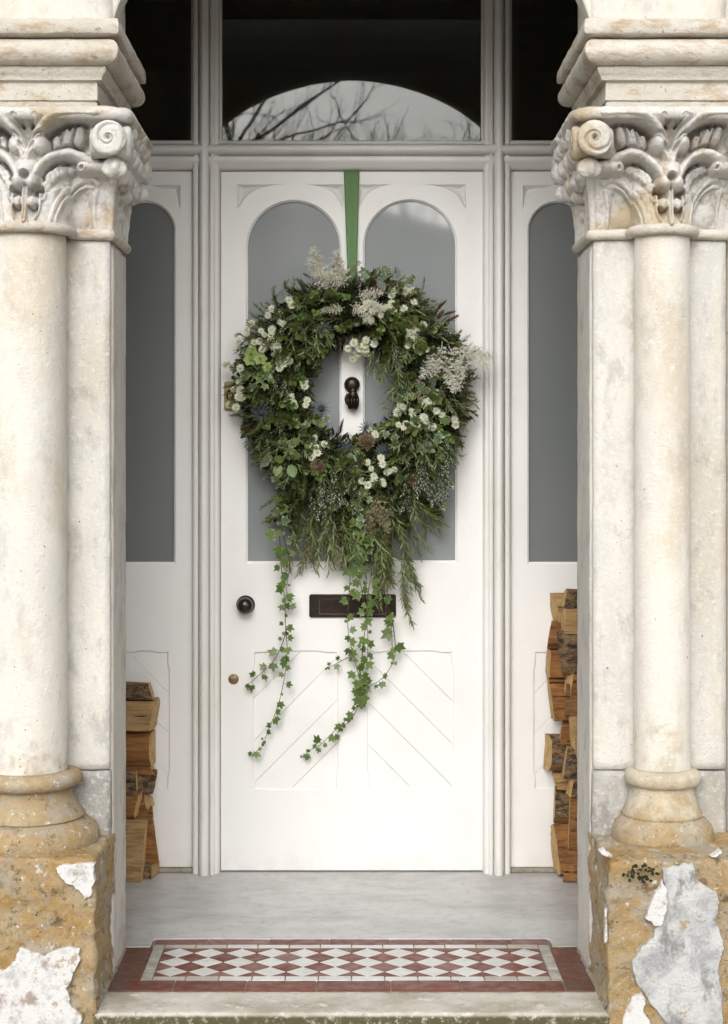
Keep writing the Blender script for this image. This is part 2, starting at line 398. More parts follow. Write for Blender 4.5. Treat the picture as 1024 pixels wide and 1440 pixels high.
def glass():
    t = NT('clear_old_glass')
    tr = t.n('ShaderNodeBsdfTransparent'); tr.inputs[0].default_value = (0.88, 0.90, 0.87, 1)
    gl = t.n('ShaderNodeBsdfGlossy'); gl.inputs['Roughness'].default_value = 0.018
    fr = t.n('ShaderNodeFresnel'); fr.inputs[0].default_value = 1.5
    mx = t.n('ShaderNodeMixShader'); t.t.links.new(fr.outputs[0], mx.inputs[0]); t.t.links.new(tr.outputs[0], mx.inputs[1]); t.t.links.new(gl.outputs[0], mx.inputs[2])
    t.t.links.new(mx.outputs[0], t.out.inputs[0]); t.t.nodes.remove(t.p); return t.m
GLASS = glass()
def obscured(name, a, b):
    t = NT(name)
    c = t.mix(t.smooth(t.noise(1.6, 3, 0.5, t.coord((1, 1, 0.7))), 0.35, 0.65), a, b)
    t.bump(t.noise(5.0, 2, 0.5), 0.012, 0.01)
    return t.done(c, 0.45, IOR=1.45, Coat_Weight=1.0, Coat_Roughness=0.04, Coat_IOR=1.85)
OBSC = obscured('obscured_door_glass', (0.21, 0.232, 0.237), (0.24, 0.257, 0.26))
OBSC2 = obscured('obscured_sidelight_glass', (0.145, 0.16, 0.158), (0.17, 0.183, 0.178))
def wood(name, a, b, dark):
    t = NT(name); oi = t.n('ShaderNodeObjectInfo')
    off = t.math('MULTIPLY', oi.outputs['Random'], 13.0)
    def vec(sx):
        v = t.n('ShaderNodeVectorMath', operation='ADD'); t.t.links.new(t.coord((sx, 1, 1)), v.inputs[0]); t.t.links.new(off, v.inputs[1]); return v.outputs[0]
    f = t.noise(120, 7, 0.7, vec(0.10), 0.4); big = t.noise(16, 6, 0.65, vec(0.35)); crack = t.noise(55, 5, 0.6, vec(0.12), 0.3)
    c = t.mix(t.smooth(big, 0.36, 0.62), a, b)
    c = t.mix(t.smooth(f, 0.44, 0.62, 0, 0.7), c, dark)
    c = t.mix(t.smooth(t.noise(30, 6, 0.7, vec(0.5)), 0.54, 0.66, 0, 0.5), c, sc3(a, 1.35))
    ck = t.smooth(crack, 0.615, 0.66)
    c = t.mix(ck, c, sc3(dark, 0.35))
    t.bump(t.math('SUBTRACT', f, t.math('MULTIPLY', ck, 0.8)), 0.9, 0.010)
    return t.done(c, 0.78)
W_OR = wood('orange_split_wood', (0.36, 0.165, 0.045), (0.25, 0.105, 0.03), (0.12, 0.05, 0.018))
W_TAN = wood('tan_split_wood', (0.46, 0.31, 0.145), (0.40, 0.24, 0.095), (0.21, 0.12, 0.045))
W_BRN = wood('brown_split_wood', (0.32, 0.165, 0.06), (0.22, 0.105, 0.036), (0.08, 0.038, 0.016))
def bark():
    t = NT('rough_bark'); v = t.coord((0.5, 1, 1))
    f = t.noise(60, 9, 0.78, v, 0.5)
    c = t.mix(t.smooth(f, 0.40, 0.60), (0.03, 0.018, 0.010), (0.30, 0.19, 0.095))
    c = t.mix(t.smooth(t.noise(20, 5, 0.6, v), 0.56, 0.7, 0, 0.8), c, (0.15, 0.13, 0.10))
    t.bump(f, 1.0, 0.012); return t.done(c, 0.92)
BARK = bark()
def end_grain():
    t = NT('cut_log_end'); 
    c = t.mix(t.smooth(t.noise(28, 5, 0.6), 0.35, 0.66), (0.56, 0.38, 0.17), (0.42, 0.25, 0.09))
    c = t.mix(t.smooth(t.noise(90, 4, 0.7), 0.58, 0.7, 0, 0.6), c, (0.22, 0.12, 0.05))
    t.bump(t.noise(90, 5, 0.7), 0.5, 0.004); return t.done(c, 0.8)
ENDG = end_grain()

# ------------------------------------------------------------------ large structure
g = 60.0
GROUND = simple('garden_gravel_ground', (0.22, 0.20, 0.17), (0.30, 0.28, 0.24), 3, 0.95, 0.4)
# one sheet to the horizon
n = 24; V = []; Fc = []
for i in range(n+1):
    for j in range(n+1):
        u = (i/n*2-1); v = (j/n*2-1); V.append((600*u*abs(u)**1.5, -5+600*v*abs(v)**1.5, -0.17))
for i in range(n):
    for j in range(n): a = i*(n+1)+j; Fc.append((a, a+n+1, a+n+2, a+1))
tag(obj('ground', V, Fc, GROUND), kind='structure')
D_F, D_P, D_B = 4.15, 4.43, 4.71        # plinth front, pilaster face, back of the pier
IN = 0.628                              # inner reveal |x|
PW = 0.345                              # pier width
SIDE = 0.875                            # inside of the porch side walls
TOP = 3.02
# facade either side and above with the arched opening
def arc(cx, cz, r, a0, a1, n=28): return [(cx+r*math.cos(R(a0+(a1-a0)*i/n)), cz+r*math.sin(R(a0+(a1-a0)*i/n))) for i in range(n+1)]
def sarch(a, b, z0, p=1.85, n=40):
    out = []
    for i in range(n+1):
        t = math.pi*i/n; c, s_ = math.cos(t), math.sin(t); out.append((a*math.copysign(abs(c)**(2/p), c), z0+b*abs(s_)**(2/p)))
    return out
loop = [(-1.15, 2.437), (-1.15, 4.2), (1.15, 4.2), (1.15, 2.437)]+sarch(0.624, 0.40, 2.450)
aw = plate('arch_wall', [loop], Yd(D_P)+0.012, 0.075, ST_WALL, None, 0.006)
tag(aw, 'cream rendered wall above the columns with a round arch, mostly out of frame', 'wall')
for s, nm in ((-1, 'left'), (1, 'right')):
    w = rockbox('facade_wall', (min(s*0.985, s*4.2), Yd(D_P)+0.05, -0.17) if s < 0 else (0.985, Yd(D_P)+0.05, -0.17),
                (-0.985, Yd(D_B)+0.0, 4.2) if s < 0 else (4.2, Yd(D_B), 4.2), 0.12, 0.004, 0.002, 6, ST_WALL)
    tag(w, f'pale rendered house wall running off to the {nm} of the porch', 'wall')
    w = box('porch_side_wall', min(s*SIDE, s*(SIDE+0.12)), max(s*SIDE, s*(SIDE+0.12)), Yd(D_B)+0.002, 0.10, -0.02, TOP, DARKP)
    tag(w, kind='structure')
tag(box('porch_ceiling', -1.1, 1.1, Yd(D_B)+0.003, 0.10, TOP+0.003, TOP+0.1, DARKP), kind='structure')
# dim hall behind the glass
tag(box('hall_back_wall', -1.7, 1.7, 2.6, 2.7, -0.2, 3.4, HALL), kind='structure')
tag(box('hall_ceiling', -1.7, 1.7, 0.12, 2.65, 3.21, 3.35, HALL), kind='structure')
tag(box('hall_floor', -1.6, 1.6, 0.12, 2.65, -0.1, -0.002, HALL), kind='structure')
tag(box('hall_side_wall', -1.66, -1.503, 0.05, 2.65, -0.15, 3.32, HALL), kind='structure')
tag(box('hall_side_wall', 1.503, 1.66, 0.05, 2.65, -0.15, 3.32, HALL), kind='structure')
for s in (-1, 1):
    tag(box('house_wall', min(s*0.876, s*1.62), max(s*0.876, s*1.62), 0.101, 0.2, -0.12, 3.36, HALL), kind='structure')
tag(box('house_wall', -0.875, 0.875, 0.102, 0.2, 2.96, 3.33, HALL), kind='structure')

# porch floor: marble slab with tile inlay
yt0 = Yd(GD(1320.0)); ytw = Yd(D_B)+0.012; yfr = Yd(GD(1392.6))
fl = empty('porch_floor', (0, -0.5, 0)); fl['kind'] = 'structure'
loop = [(-SIDE, 0.06), (SIDE, 0.06), (SIDE, ytw-0.0), (0.556, ytw), (0.556, yt0), (-0.556, yt0), (-0.556, ytw), (-SIDE, ytw)]
def slab(name, loop, z, t, mat, parent, bev=0.0015, jit=0.0):
    o = plate(name, [loop], 0, t, mat, None, bev)
    n = len(o.data.vertices); co = np.empty(n*3); o.data.vertices.foreach_get('co', co); co = co.reshape(-1, 3)
    o.data.vertices.foreach_set('co', np.stack([co[:,0], co[:,2], z-co[:,1]], 1).ravel())
    bm = bmesh.new(); bm.from_mesh(o.data); bmesh.ops.recalc_face_normals(bm, faces=bm.faces); bm.to_mesh(o.data); bm.free()
    if parent is not None: put(o, parent)
    return o
slab('marble_slab', loop, 0.0, 0.06, MARBLE, fl, 0.002)
box('mortar_bed', -0.63, 0.63, yfr-0.002, ytw-0.002, -0.07, -0.0035, GROUT, fl)
box('mortar_bed', -0.553, 0.553, ytw-0.001, yt0-0.002, -0.071, -0.0034, GROUT, fl)
dw = 1.034/12; y_d1 = Yd(GD(1333.4)); y_d0 = Yd(GD(1372.8)); dd = (y_d1-y_d0)/3
def tile(name, poly, mat, h=0.0):
    cx = sum(p[0] for p in poly)/len(poly); cy = sum(p[1] for p in poly)/len(poly)
    q = []
    for (x, y) in poly:      # joint
        d = math.hypot(x-cx, y-cy); k = 1-0.0011/d*1.5; q.append((cx+(x-cx)*k, cy+(y-cy)*k))
    n = len(q); tz = h+random.uniform(-0.0008, 0.0006); ta, tb = random.uniform(-.006, .006), random.uniform(-.006, .006)
    V = [(x, y, -0.02) for x, y in q]+[(x, y, tz-0.0012+(x-cx)*ta+(y-cy)*tb) for x, y in q]
    V += [(cx+(x-cx)*0.975, cy+(y-cy)*0.975, tz+(x-cx)*ta+(y-cy)*tb) for x, y in q]
    Fc = [tuple(range(2*n, 3*n))]
    for i in range(n):
        j = (i+1) % n; Fc += [(i, j, n+j, n+i), (n+i, n+j, 2*n+j, 2*n+i)]
    m = mesh(name, V, Fc, False)
    bm = bmesh.new(); bm.from_mesh(m); bmesh.ops.recalc_face_normals(bm, faces=bm.faces); bm.to_mesh(m); bm.free()
    return link(name, m, mat, fl)
xL = -0.517
for r in range(3):
    cy = y_d0+dd*(r+0.5)
    for k in range(12):
        cx = xL+dw*(k+0.5)
        tile('white_diamond_tile', [(cx-dw/2, cy), (cx, cy-dd/2), (cx+dw/2, cy), (cx, cy+dd/2)], T_WHT)
for r in range(4):
    cy = y_d0+dd*r
    for k in range(13):
        cx = xL+dw*k
        P = [(cx-dw/2, cy), (cx, cy-dd/2), (cx+dw/2, cy), (cx, cy+dd/2)]
        if k == 0: P = [p for p in P if p[0] >= cx-1e-6]
        if k == 12: P = [p for p in P if p[0] <= cx+1e-6]
        if r == 0: P = [p for p in P if p[1] >= cy-1e-6]
        if r == 3: P = [p for p in P if p[1] <= cy+1e-6]
        if k in (0, 12) and r in (0, 3): P = P+[(cx, cy)]
        if len(P) == 4 and k in (0, 12): pass
        if len(P) == 3 and k in (0, 12) and r in (0, 3):
            P = sorted(P, key=lambda p: math.atan2(p[1]-sum(q[1] for q in P)/3, p[0]-sum(q[0] for q in P)/3))
        tile('red_diamond_tile', P, T_RED if random.random() < 0.8 else T_BRN)
def rect(x0, x1, y0, y1): return [(x0, y0), (x1, y0), (x1, y1), (x0, y1)]
yb = Yd(GD(1328.5)); ywf = Yd(GD(1378.6))
for k in range(12):
    tile('white_border_tile', rect(xL+dw*k, xL+dw*(k+1), y_d1, yb), T_WHT if 1 < k < 10 else T_GRY)
    tile('white_border_tile', rect(xL+dw*k, xL+dw*(k+1), ywf, y_d0), T_WHT if 1 < k < 10 else T_GRY)
for s in (-1, 1):
    e = [ywf, ywf+0.105, ywf+0.2, yb]
    for a, b in zip(e, e[1:]): tile('white_border_tile', rect(min(s*.517, s*.5465), max(s*.517, s*.5465), a, b), T_GRY)
    ym = ywf+0.16
    for a, b in ((ywf, ym), (ym, ytw-0.004)): tile('corner_red_tile', rect(min(s*.5475, s*.625), max(s*.5475, s*.625), a, b), T_DRK)
e = [-0.55, -0.40, -0.232, -0.062, 0.108, 0.278, 0.448, 0.55]
for i, (a, b) in enumerate(zip(e, e[1:])): tile('back_border_tile', rect(a, b, yb, yt0-0.004), T_BRN if i < 2 or i > 5 else T_DRK)
e = [-0.628, -0.455, -0.27, -0.09, 0.10, 0.28, 0.545, 0.628]
for i, (a, b) in enumerate(zip(e, e[1:])): tile('front_border_tile', rect(a, b, yfr, ywf), T_DRK if i in (0, 6) else T_RED)
# loose mortar edge along the marble
st = rockbox('doorstep', (-IN-0.004, Yd(D_F)+0.0, -0.17), (IN+0.004, yfr-0.0035, -0.001), 0.012, 0.008, 0.0022, 22, STEP, None, 3.0, 0.0008, 90)
tag(st, 'worn pale stone doorstep with mossy front edge, below the red tiles', 'step')
for s in (-1, 1):
    V = []; Fc = []; nn = 30
    for i in range(nn+1):
        y = Yd(D_F)+0.03+(D_B-D_F-0.04)*i/nn
        w = 0.010+0.006*noise.noise(Vector((y*30, s*3, 0))); h = 0.012+0.006*noise.noise(Vector((y*40, s*7, 2)))
        V += [(s*(IN+0.004), y, h+0.008), (s*(IN-w*0.5), y, h*0.7), (s*(IN-w), y, -0.004)]
    for i in range(nn):
        for k in range(2): a = i*3+k; Fc.append((a, a+1, a+4, a+3))
    obj('mortar_fillet', V, Fc, GROUT, fl)

# ------------------------------------------------------------------ piers with engaged columns
UN = 4.3/F/3.606       # carving unit in metres
def stroke(A, B, H, pts, rads, h, hollow=False):
    """raised round moulding along a polyline, painted into the height field H"""
    P = spline([Vector((p[0], p[1], 0)) for p in pts], 6) if len(pts) > 2 else [Vector((p[0], p[1], 0)) for p in pts]
    n = len(P)
    best = np.full(A.shape, 1e9); rr = np.ones(A.shape)
    for i in range(n-1):
        p, q = P[i], P[i+1]; dx, dy = q.x-p.x, q.y-p.y; L2 = dx*dx+dy*dy+1e-9
        t = np.clip(((A-p.x)*dx+(B-p.y)*dy)/L2, 0, 1)
        d = np.hypot(A-(p.x+t*dx), B-(p.y+t*dy))
        f = (i+t)/(n-1)
        r = rads[0]+(rads[1]-rads[0])*f if hasattr(rads, '__len__') else np.full(A.shape, rads)
        k = d/r; m = k < best
        best = np.where(m, k, best); rr = np.where(m, r, rr)
    prof = np.sqrt(np.clip(1-best**2, 0, 1))*h
    if hollow: return np.where(best < 1, H-(1-best**2)*h, H)
    return np.maximum(H, np.where(best < 1, prof, -1e9))
def disc(A, B, H, c, rx, ry, h, hollow=False, rot=0.0):
    a, b = A-c[0], B-c[1]; cr, sr = math.cos(rot), math.sin(rot)
    k = ((a*cr+b*sr)/rx)**2+((-a*sr+b*cr)/ry)**2
    if hollow: return np.where(k < 1, H-np.sqrt(np.clip(1-k, 0, 1))*h, H)
    return np.maximum(H, np.where(k < 1, np.sqrt(np.clip(1-k, 0, 1))*h, -1e9))
def spiral(A, B, H, c, r, turns, h, hand, eye=10):
    H = disc(A, B, H, c, r, r, h)
    pts = []
    for i in range(26):
        t = i/25; a = math.pi/2+hand*t*turns*2*math.pi; q = r*(0.86-0.72*t)
        pts.append((c[0]+q*math.cos(a), c[1]+q*math.sin(a)))
    H = stroke(A, B, H, pts, (7, 5), 20, True)
    return disc(A, B, H, c, eye, eye, 45, True)
def relief(A, B, seed):
    H = np.zeros(A.shape)
    for s in (-1, 1):
        H = disc(A, B, H, (-215*s, 455), 160, 90, 62, True)
        H = disc(A, B, H, (-270*s, 115), 105, 135, 34, True)
        H = disc(A, B, H, (-175*s, 285), 120, 80, 44, True, rot=-s*0.5)
        H = disc(A, B, H, (-62*s, 125), 48, 95, 50, True)
    for s in (-1, 1):
        def m(pts): return [(p[0]*s, p[1]) for p in pts]
        # lower leaf: arched ribs with cut veins
        H = stroke(A, B, H, m([(-395, 245), (-330, 262), (-262, 235), (-205, 165), (-165, 60), (-158, 0)]), (17, 13), 15)
        H = stroke(A, B, H, m([(-360, 225), (-315, 225), (-262, 195), (-218, 135), (-190, 50), (-185, 0)]), (9, 8), 10)
        H = stroke(A, B, H, m([(-385, 200), (-375, 120), (-382, 30), (-392, 0)]), (15, 13), 15)
        H = stroke(A, B, H, m([(-335, 190), (-318, 120), (-305, 40)]), (9, 4), 14, True)
        H = stroke(A, B, H, m([(-250, 165), (-280, 110), (-290, 55)]), (9, 4), 14, True)
        H = stroke(A, B, H, m([(-240, 62), (-256, 15)]), (9, 5), 14, True)
        H = stroke(A, B, H, m([(-312, 205), (-330, 150), (-345, 60)]), (6, 3), 10, True)
        # row of leaflets under the middle band
        for c, r in (((-292, 318), 30), ((-232, 322), 34), ((-182, 300), 36), ((-142, 258), 34), ((-118, 205), 28), ((-105, 150), 24)):
            H = disc(A, B, H, (c[0]*s, c[1]), r, r*1.15, 18, rot=s*0.6)
            H = stroke(A, B, H, m([c, (c[0]-14, c[1]-34)]), (5, 3), 12, True)
        H = disc(A, B, H, (-98*s, 172), 16, 34, 45, True)
        H = stroke(A, B, H, m([(-300, 300), (-235, 338), (-160, 322), (-108, 280), (-76, 220)]), (16, 12), 40, True)
        # middle band with rolled end
        H = stroke(A, B, H, m([(-400, 320), (-320, 352), (-235, 380), (-150, 365), (-90, 315), (-48, 245)]), (34, 27), 84)
        H = stroke(A, B, H, m([(-425, 312), (-305, 312)]), 38, 96)
        H = disc(A, B, H, (-306*s, 312), 12, 12, 40, True)
        # leaflets between the bands
        for c, r in (((-262, 478), 46), ((-205, 455), 42), ((-160, 425), 38)):
            H = disc(A, B, H, (c[0]*s, c[1]), r*0.8, r*1.3, 22, rot=-s*0.2)
        H = stroke(A, B, H, m([(-255, 530), (-236, 440)]), (12, 5), 42, True)
        H = stroke(A, B, H, m([(-190, 500), (-176, 425)]), (12, 5), 36, True)
        H = stroke(A, B, H, m([(-285, 402), (-215, 424), (-140, 400)]), (11, 7), 44, True)
        H = stroke(A, B, H, m([(-300, 525), (-205, 520), (-140, 495), (-96, 452)]), (18, 13), 46, True)
        # upper scroll band
        H = stroke(A, B, H, m([(-360, 560), (-290, 570), (-200, 566), (-125, 540), (-70, 486), (-34, 420), (-12, 340)]), (37, 27), 98)
        H = disc(A, B, H, (-66*s, 422), 54, 52, 100)
        H = stroke(A, B, H, m([(-104, 480), (-60, 474), (-30, 440)]), (10, 5), 40, True)
        H = disc(A, B, H, (-66*s, 556), 46, 60, 104, rot=-s*0.5)
        H = stroke(A, B, H, m([(-56, 556), (-22, 508)]), (12, 6), 50, True)
        H = disc(A, B, H, (-28*s, 405), 13, 34, 45, True, rot=s*0.5)
        # pendant flower and its curls
        H = disc(A, B, H, (-44*s, 226), 50, 46, 100)
        H = disc(A, B, H, (-50*s, 118), 36, 36, 46)
        H = stroke(A, B, H, m([(-74, 96), (-50, 82), (-26, 92)]), (8, 5), 30, True)
        H = disc(A, B, H, (-66*s, 168), 22, 30, 40, True)
        H = stroke(A, B, H, m([(-88, 160), (-92, 80), (-70, 30)]), (10, 8), 20)
    H = disc(A, B, H, (0, 285), 84, 72, 112)
    H = disc(A, B, H, (0, 252), 32, 22, 80, True)
    H = disc(A, B, H, (0, 560), 30, 46, 70)
    H = stroke(A, B, H, [(0, 205), (0, 120), (0, 15)], (26, 20), 40)
    H = stroke(A, B, H, [(0, 200), (0, 25)], (6, 5), 34, True)
    return H
def box_blur(H):
    K = H.copy()
    K[1:-1, 1:-1] = (H[1:-1, 1:-1]*4+(H[:-2, 1:-1]+H[2:, 1:-1]+H[1:-1, :-2]+H[1:-1, 2:])*2+H[:-2, :-2]+H[2:, 2:]+H[:-2, 2:]+H[2:, :-2])/16
    return K
def pier(s, side, colx, colr, scale, label):
    """s = -1 left, +1 right"""
    xi, xo = s*IN, s*(IN+PW); xc = (xi+xo)/2
    T = empty('stone_pier', (xc, Yd((D_P+D_B)/2), -0.17), label, 'pier')
    lo = lambda a, b: min(a, b); hi = lambda a, b: max(a, b)
    yP, yB = Yd(D_P), Yd(D_B)
    z0, z1 = 1.925, 2.232      # capital
    zb = Z(1087, 4.40)
    rockbox('pilaster', (lo(xi, xo), yP, zb+0.002), (hi(xi, xo), yB, z0), 0.022, 0.005, 0.0016, 14, ST_PIL, T, s*3.0, 0.0006, 80)
    e = 0.003
    rockbox('pilaster_foot', (lo(xi-s*0.002, xo), yP-e, 0.30), (hi(xi-s*0.002, xo), yB-0.001, zb), 0.014, 0.006, 0.003, 18, ST_FOOT, T, s*5.0, 0.0012, 70)
    rockbox('pilaster_core', (lo(xi+s*.001, xo), yP+0.02, -0.17), (hi(xi+s*.001, xo), yB-0.002, 0.31), 0.03, 0.005, 0.002, 18, ST_REV, T, s*6.0)
    # painted lining of the reveal, split from the stone by a crack
    rockbox('reveal_lining', (lo(xi-s*0.0055, xi+s*0.02), yP+0.028, -0.004), (hi(xi-s*0.0055, xi+s*0.02), yB+0.004, z0-0.02), 0.016, 0.003, 0.0016, 20, ST_REV, T, s*8.0)
    rockbox('upper_pilaster', (lo(xi-s*0.006, xo), yP+0.004, 2.4365), (hi(xi-s*0.006, xo), yB-0.003, 3.1), 0.03, 0.006, 0.002, 12, ST_WALL, T, s*9.0)
    # plinth: eroded block
    zt = Z(1209, D_F)
    pl = rockbox('plinth', (lo(xi-s*0.004, s*1.02), Yd(D_F), -0.17), (hi(xi-s*0.004, s*1.02), yP+0.06, zt), 0.0065, 0.010, 0.0085, 11, ST_PLINTH, T, s*11.0+2, 0.0045, 55)
    # column base, shaft
    yc = Yd(4.40 if s > 0 else 4.385)
    k = scale
    def zz(py, D=4.33): return Z(py, D)
    dz = 4.33/F
    prof = [(colr*0.9, zz(1085)), (colr*1.05, zz(1087)), (colr*1.22, zz(1088)), (colr*1.32, zz(1092)), (colr*1.37, zz(1098)), (colr*1.33, zz(1105)), (colr*1.24, zz(1109)),
            (colr*1.10, zz(1111)), (colr*1.09, zz(1115)), (colr*1.13, zz(1122)), (colr*1.21, zz(1132)), (colr*1.33, zz(1142)), (colr*1.42, zz(1148)), (colr*1.44, zz(1151)), (colr*1.40, zz(1153.5)), (colr*1.48, zz(1156)),
            (colr*1.69, zz(1164)), (colr*1.77, zz(1174)), (colr*1.79, zz(1184)), (colr*1.75, zz(1194)), (colr*1.65, zz(1201)), (colr*1.50, zz(1205)), (colr*1.3, zz(1209)), (0.01, zz(1212))]
    lathe('column_base', prof, ST_BASE if s > 0 else ST_BASEL, T, n=96, c=(colx, yc, 0), amp=0.0035, freq=14)
    N = 40; zs = [zz(1086)+(z0+0.01-zz(1086))*i/N for i in range(N+1)]
    lathe('column_shaft', [(colr*(1.0-0.035*(i/N)), z) for i, z in enumerate(zs)], ST_COL, T, n=72, c=(colx, yc, 0), amp=0.0012, freq=9)
    # capital: two carved faces over a flared bell
    na, nb = 250, 190
    amax, bmax = 470.0, 600.0
    a = np.linspace(-amax, amax, na); b = np.linspace(-6, bmax, nb)
    A, B = np.meshgrid(a, b, indexing='ij')
    H = relief(A, B, s); H = box_blur(H)
    hz = np.array([[noise.fractal(Vector((A[i, j]*.02, B[i, j]*.02, s*4.0)), 1, 2, 3) for j in range(nb)] for i in range(na)])
    H = H+hz*6.0
    ft = np.clip((bmax-B)/40, 0, 1)**0.5; fe = np.clip((amax-np.abs(A))/26, 0, 1)**0.5; H = H*np.clip(ft, .2, 1)*np.clip(fe, 0.05, 1)
    sb = np.clip(B/bmax, 0, 1)
    zc = z0+0.012+(z1-z0-0.012)*sb
    fl_ = sb**1.9
    mid = (xi+xo)/2
    half = PW/2+0.002+0.058*fl_
    sh = (X(37, 4.3)-mid) if s < 0 else 0.008
    xx = mid+(A/amax)*half+sh*(1-(A/amax)**2)
    rc = colr*1.06; dxc = np.abs(xx-colx)
    base = np.where(dxc < rc, np.sqrt(np.clip(rc*rc-dxc**2, 0, 1)), 0)+0.0
    colf = np.where(dxc < rc, (yP-yc)+base, 0.0)
    colf = np.maximum(colf, 0.0)
    topw = 0.135
    out = np.maximum(colf*(1-0.6*sb)+0.004, 0.004+topw*fl_+0.02*np.sin(np.pi*sb)*0.3)
    out = np.maximum(out, 0.004+topw*fl_)+H*UN*1.05
    V = np.stack([xx, yP-out, zc], -1).reshape(-1, 3)
    idx = np.arange(na*nb).reshape(na, nb)
    Fc = np.stack([idx[:-1, :-1], idx[1:, :-1], idx[1:, 1:], idx[:-1, 1:]], -1).reshape(-1, 4).tolist()
    cp = empty('capital', (mid, yP, z0), parent=T)
    o = obj('carved_front', V.tolist(), Fc, CARVE, cp)
    # inner face, looking towards the doorway
    dep = np.linspace(0, 1, 150); A2, B2 = np.meshgrid(np.linspace(-amax, amax, 150), b, indexing='ij')
    H2 = relief(A2, B2, s+5); H2 = box_blur(H2)
    H2 = H2*np.clip(((bmax-B2)/40)**0.5, .2, 1)*np.clip(((amax-np.abs(A2))/26)**0.5, 0.05, 1)
    sb2 = np.clip(B2/bmax, 0, 1); f2 = sb2**1.9
    yf = yP-0.004-0.135*f2; yk = yB+0.002+0.055*f2
    yy = yf+(yk-yf)*(A2/amax*0.5+0.5)
    off = 0.004+0.056*f2+H2*UN*0.55
    V = np.stack([xi-s*off, yy, z0+0.012+(z1-z0-0.012)*sb2], -1).reshape(-1, 3)
    idx = np.arange(150*nb).reshape(150, nb)
    Fc = np.stack([idx[:-1, :-1], idx[1:, :-1], idx[1:, 1:], idx[:-1, 1:]], -1).reshape(-1, 4).tolist()
    if s > 0: Fc = [f[::-1] for f in Fc]
    obj('carved_side', V.tolist(), Fc, CARVE, cp)
    rockbox('bell', (lo(xi+s*.004, xo-s*.004), yP-0.0, z0+0.01), (hi(xi+s*.004, xo-s*.004), yB-0.003, z1-0.003), 0.05, 0.004, 0.0, 10, CARVE, cp)
    rockbox('abacus', (lo(xi-s*.006, xo+s*.006), yP-0.095, z1-0.026), (hi(xi-s*.006, xo+s*.006), yB+0.01, z1-0.002), 0.012, 0.011, 0.003, 20, CARVE, cp)
    # rib closing the corner between the two carved faces
    for (ex, ey, sx, sy) in ((xi, yP, -s, -1), (xo, yP, s, -1), (xi, yB, -s, 1)):
        pts = []
        for i in range(26):
            f_ = i/25*.74; g_ = f_**1.9
            pts.append(Vector((ex+sx*(.001+.058*g_), ey+sy*(.002+(.135 if sy < 0 else .055)*g_), z0+.012+(z1-z0-.02)*f_)))
        Vt, Ft = tube_data(pts, [.011*(1+.25*noise.noise(p*50)) for p in pts], 12); obj('corner_rib', Vt, Ft, CARVE, cp)
    # rounded roll along the top edge, front and inner side
    zt_ = z1-.016
    pth = spline([(xo+s*.05, yP-.148, zt_), (mid+s*.06, yP-.150, zt_), (mid-s*.06, yP-.150, zt_), (xi-s*.010, yP-.152, zt_), (xi-s*.046, yP-.140, zt_-.002), (xi-s*.060, yP-.100, zt_), (xi-s*.060, yP+.05, zt_), (xi-s*.058, yB+.04, zt_)], 14)
    Vt, Ft = tube_data(pth, [.0165*(1+.16*noise.noise(p*38)) for p in pth], 14); obj('top_roll', Vt, Ft, CARVE, cp)
    # corner volutes: rolled discs facing front and side, with a cut spiral and an eye
    def volute(c, axis, r, depth, hand):
        V = []; Fc = []; nr, na_ = 34, 72
        prof_r = [r*i/nr for i in range(nr+1)]
        for q in range(nr+1):
            for k2 in range(na_):
                an = 2*math.pi*k2/na_; rr_ = prof_r[q]
                u = rr_/r; h = 0.012*math.sqrt(max(0, 1-(max(0, u-.72)/.28)**2))+.004*(1-u)
                ph = (math.log(max(u, .05))*0.7+hand*an/(2*math.pi)) % 1.0
                if .16 < u < .95: h -= .008*math.exp(-((min(ph, 1-ph))/.10)**2)
                if u < .22: h -= .020*math.exp(-(u/.13)**2)
                V.append((rr_*math.cos(an), rr_*math.sin(an), h))
        for q in range(7):
            t = (q+1)/7
            for k2 in range(na_):
                an = 2*math.pi*k2/na_; w_ = r*(1-.10*math.sin(math.pi*t)-.12*t); V.append((w_*math.cos(an), w_*math.sin(an), -depth*t))
        for q in range(nr+7):
            for k2 in range(na_):
                p_ = q*na_+k2; w_ = q*na_+(k2+1) % na_; Fc.append((p_, w_, w_+na_, p_+na_))
        out_ = []
        for (a_, b_, h_) in V:
            q = Vector((c[0]+a_, c[1]-h_, c[2]+b_)) if axis == 'y' else Vector((c[0]-s*h_, c[1]+a_, c[2]+b_))
            out_.append(q+Vector((noise.noise(q*55), noise.noise(q*55+Vector((9, 0, 0))), noise.noise(q*55+Vector((0, 9, 0)))))*.0012)
        ms = mesh('volute', out_, Fc, True)
        bm = bmesh.new(); bm.from_mesh(ms); bmesh.ops.remove_doubles(bm, verts=bm.verts, dist=1e-5); bmesh.ops.recalc_face_normals(bm, faces=bm.faces); bm.to_mesh(ms); bm.free()
        link('volute', ms, CARVE, cp)
    zv = z0+.226
    volute((xi-s*.020, yP-.163, zv), 'y', .045, .10, -s)
    volute((xo+s*.020, yP-.163, zv), 'y', .045, .10, s)
    volute((xi-s*.060, yP-.105, zv-.004), 'x', .044, .09, 1)
    volute((xi-s*.058, yB+.022, zv-.004), 'x', .038, .06, -1)
    # curled leaf tips under the volutes
    for (cxs, cys) in ((xi-s*.028, yP-.112), (xo+s*.028, yP-.112), (xi-s*.034, yB+.02)):
        V = []; Fc = []
        for i in range(29):
            th = math.pi*i/28
            for j in range(36):
                an = 2*math.pi*j/36; r = 0.029*(1+0.13*math.cos(5*an+1)*math.sin(th)+0.10*noise.noise(Vector((an*1.5, th*2, cxs*30))))
                V.append((cxs+r*math.sin(th)*math.cos(an), cys+r*math.sin(th)*math.sin(an), z0+0.160+0.027*math.cos(th)-.35*abs(r*math.sin(th)*math.cos(an))*.3))
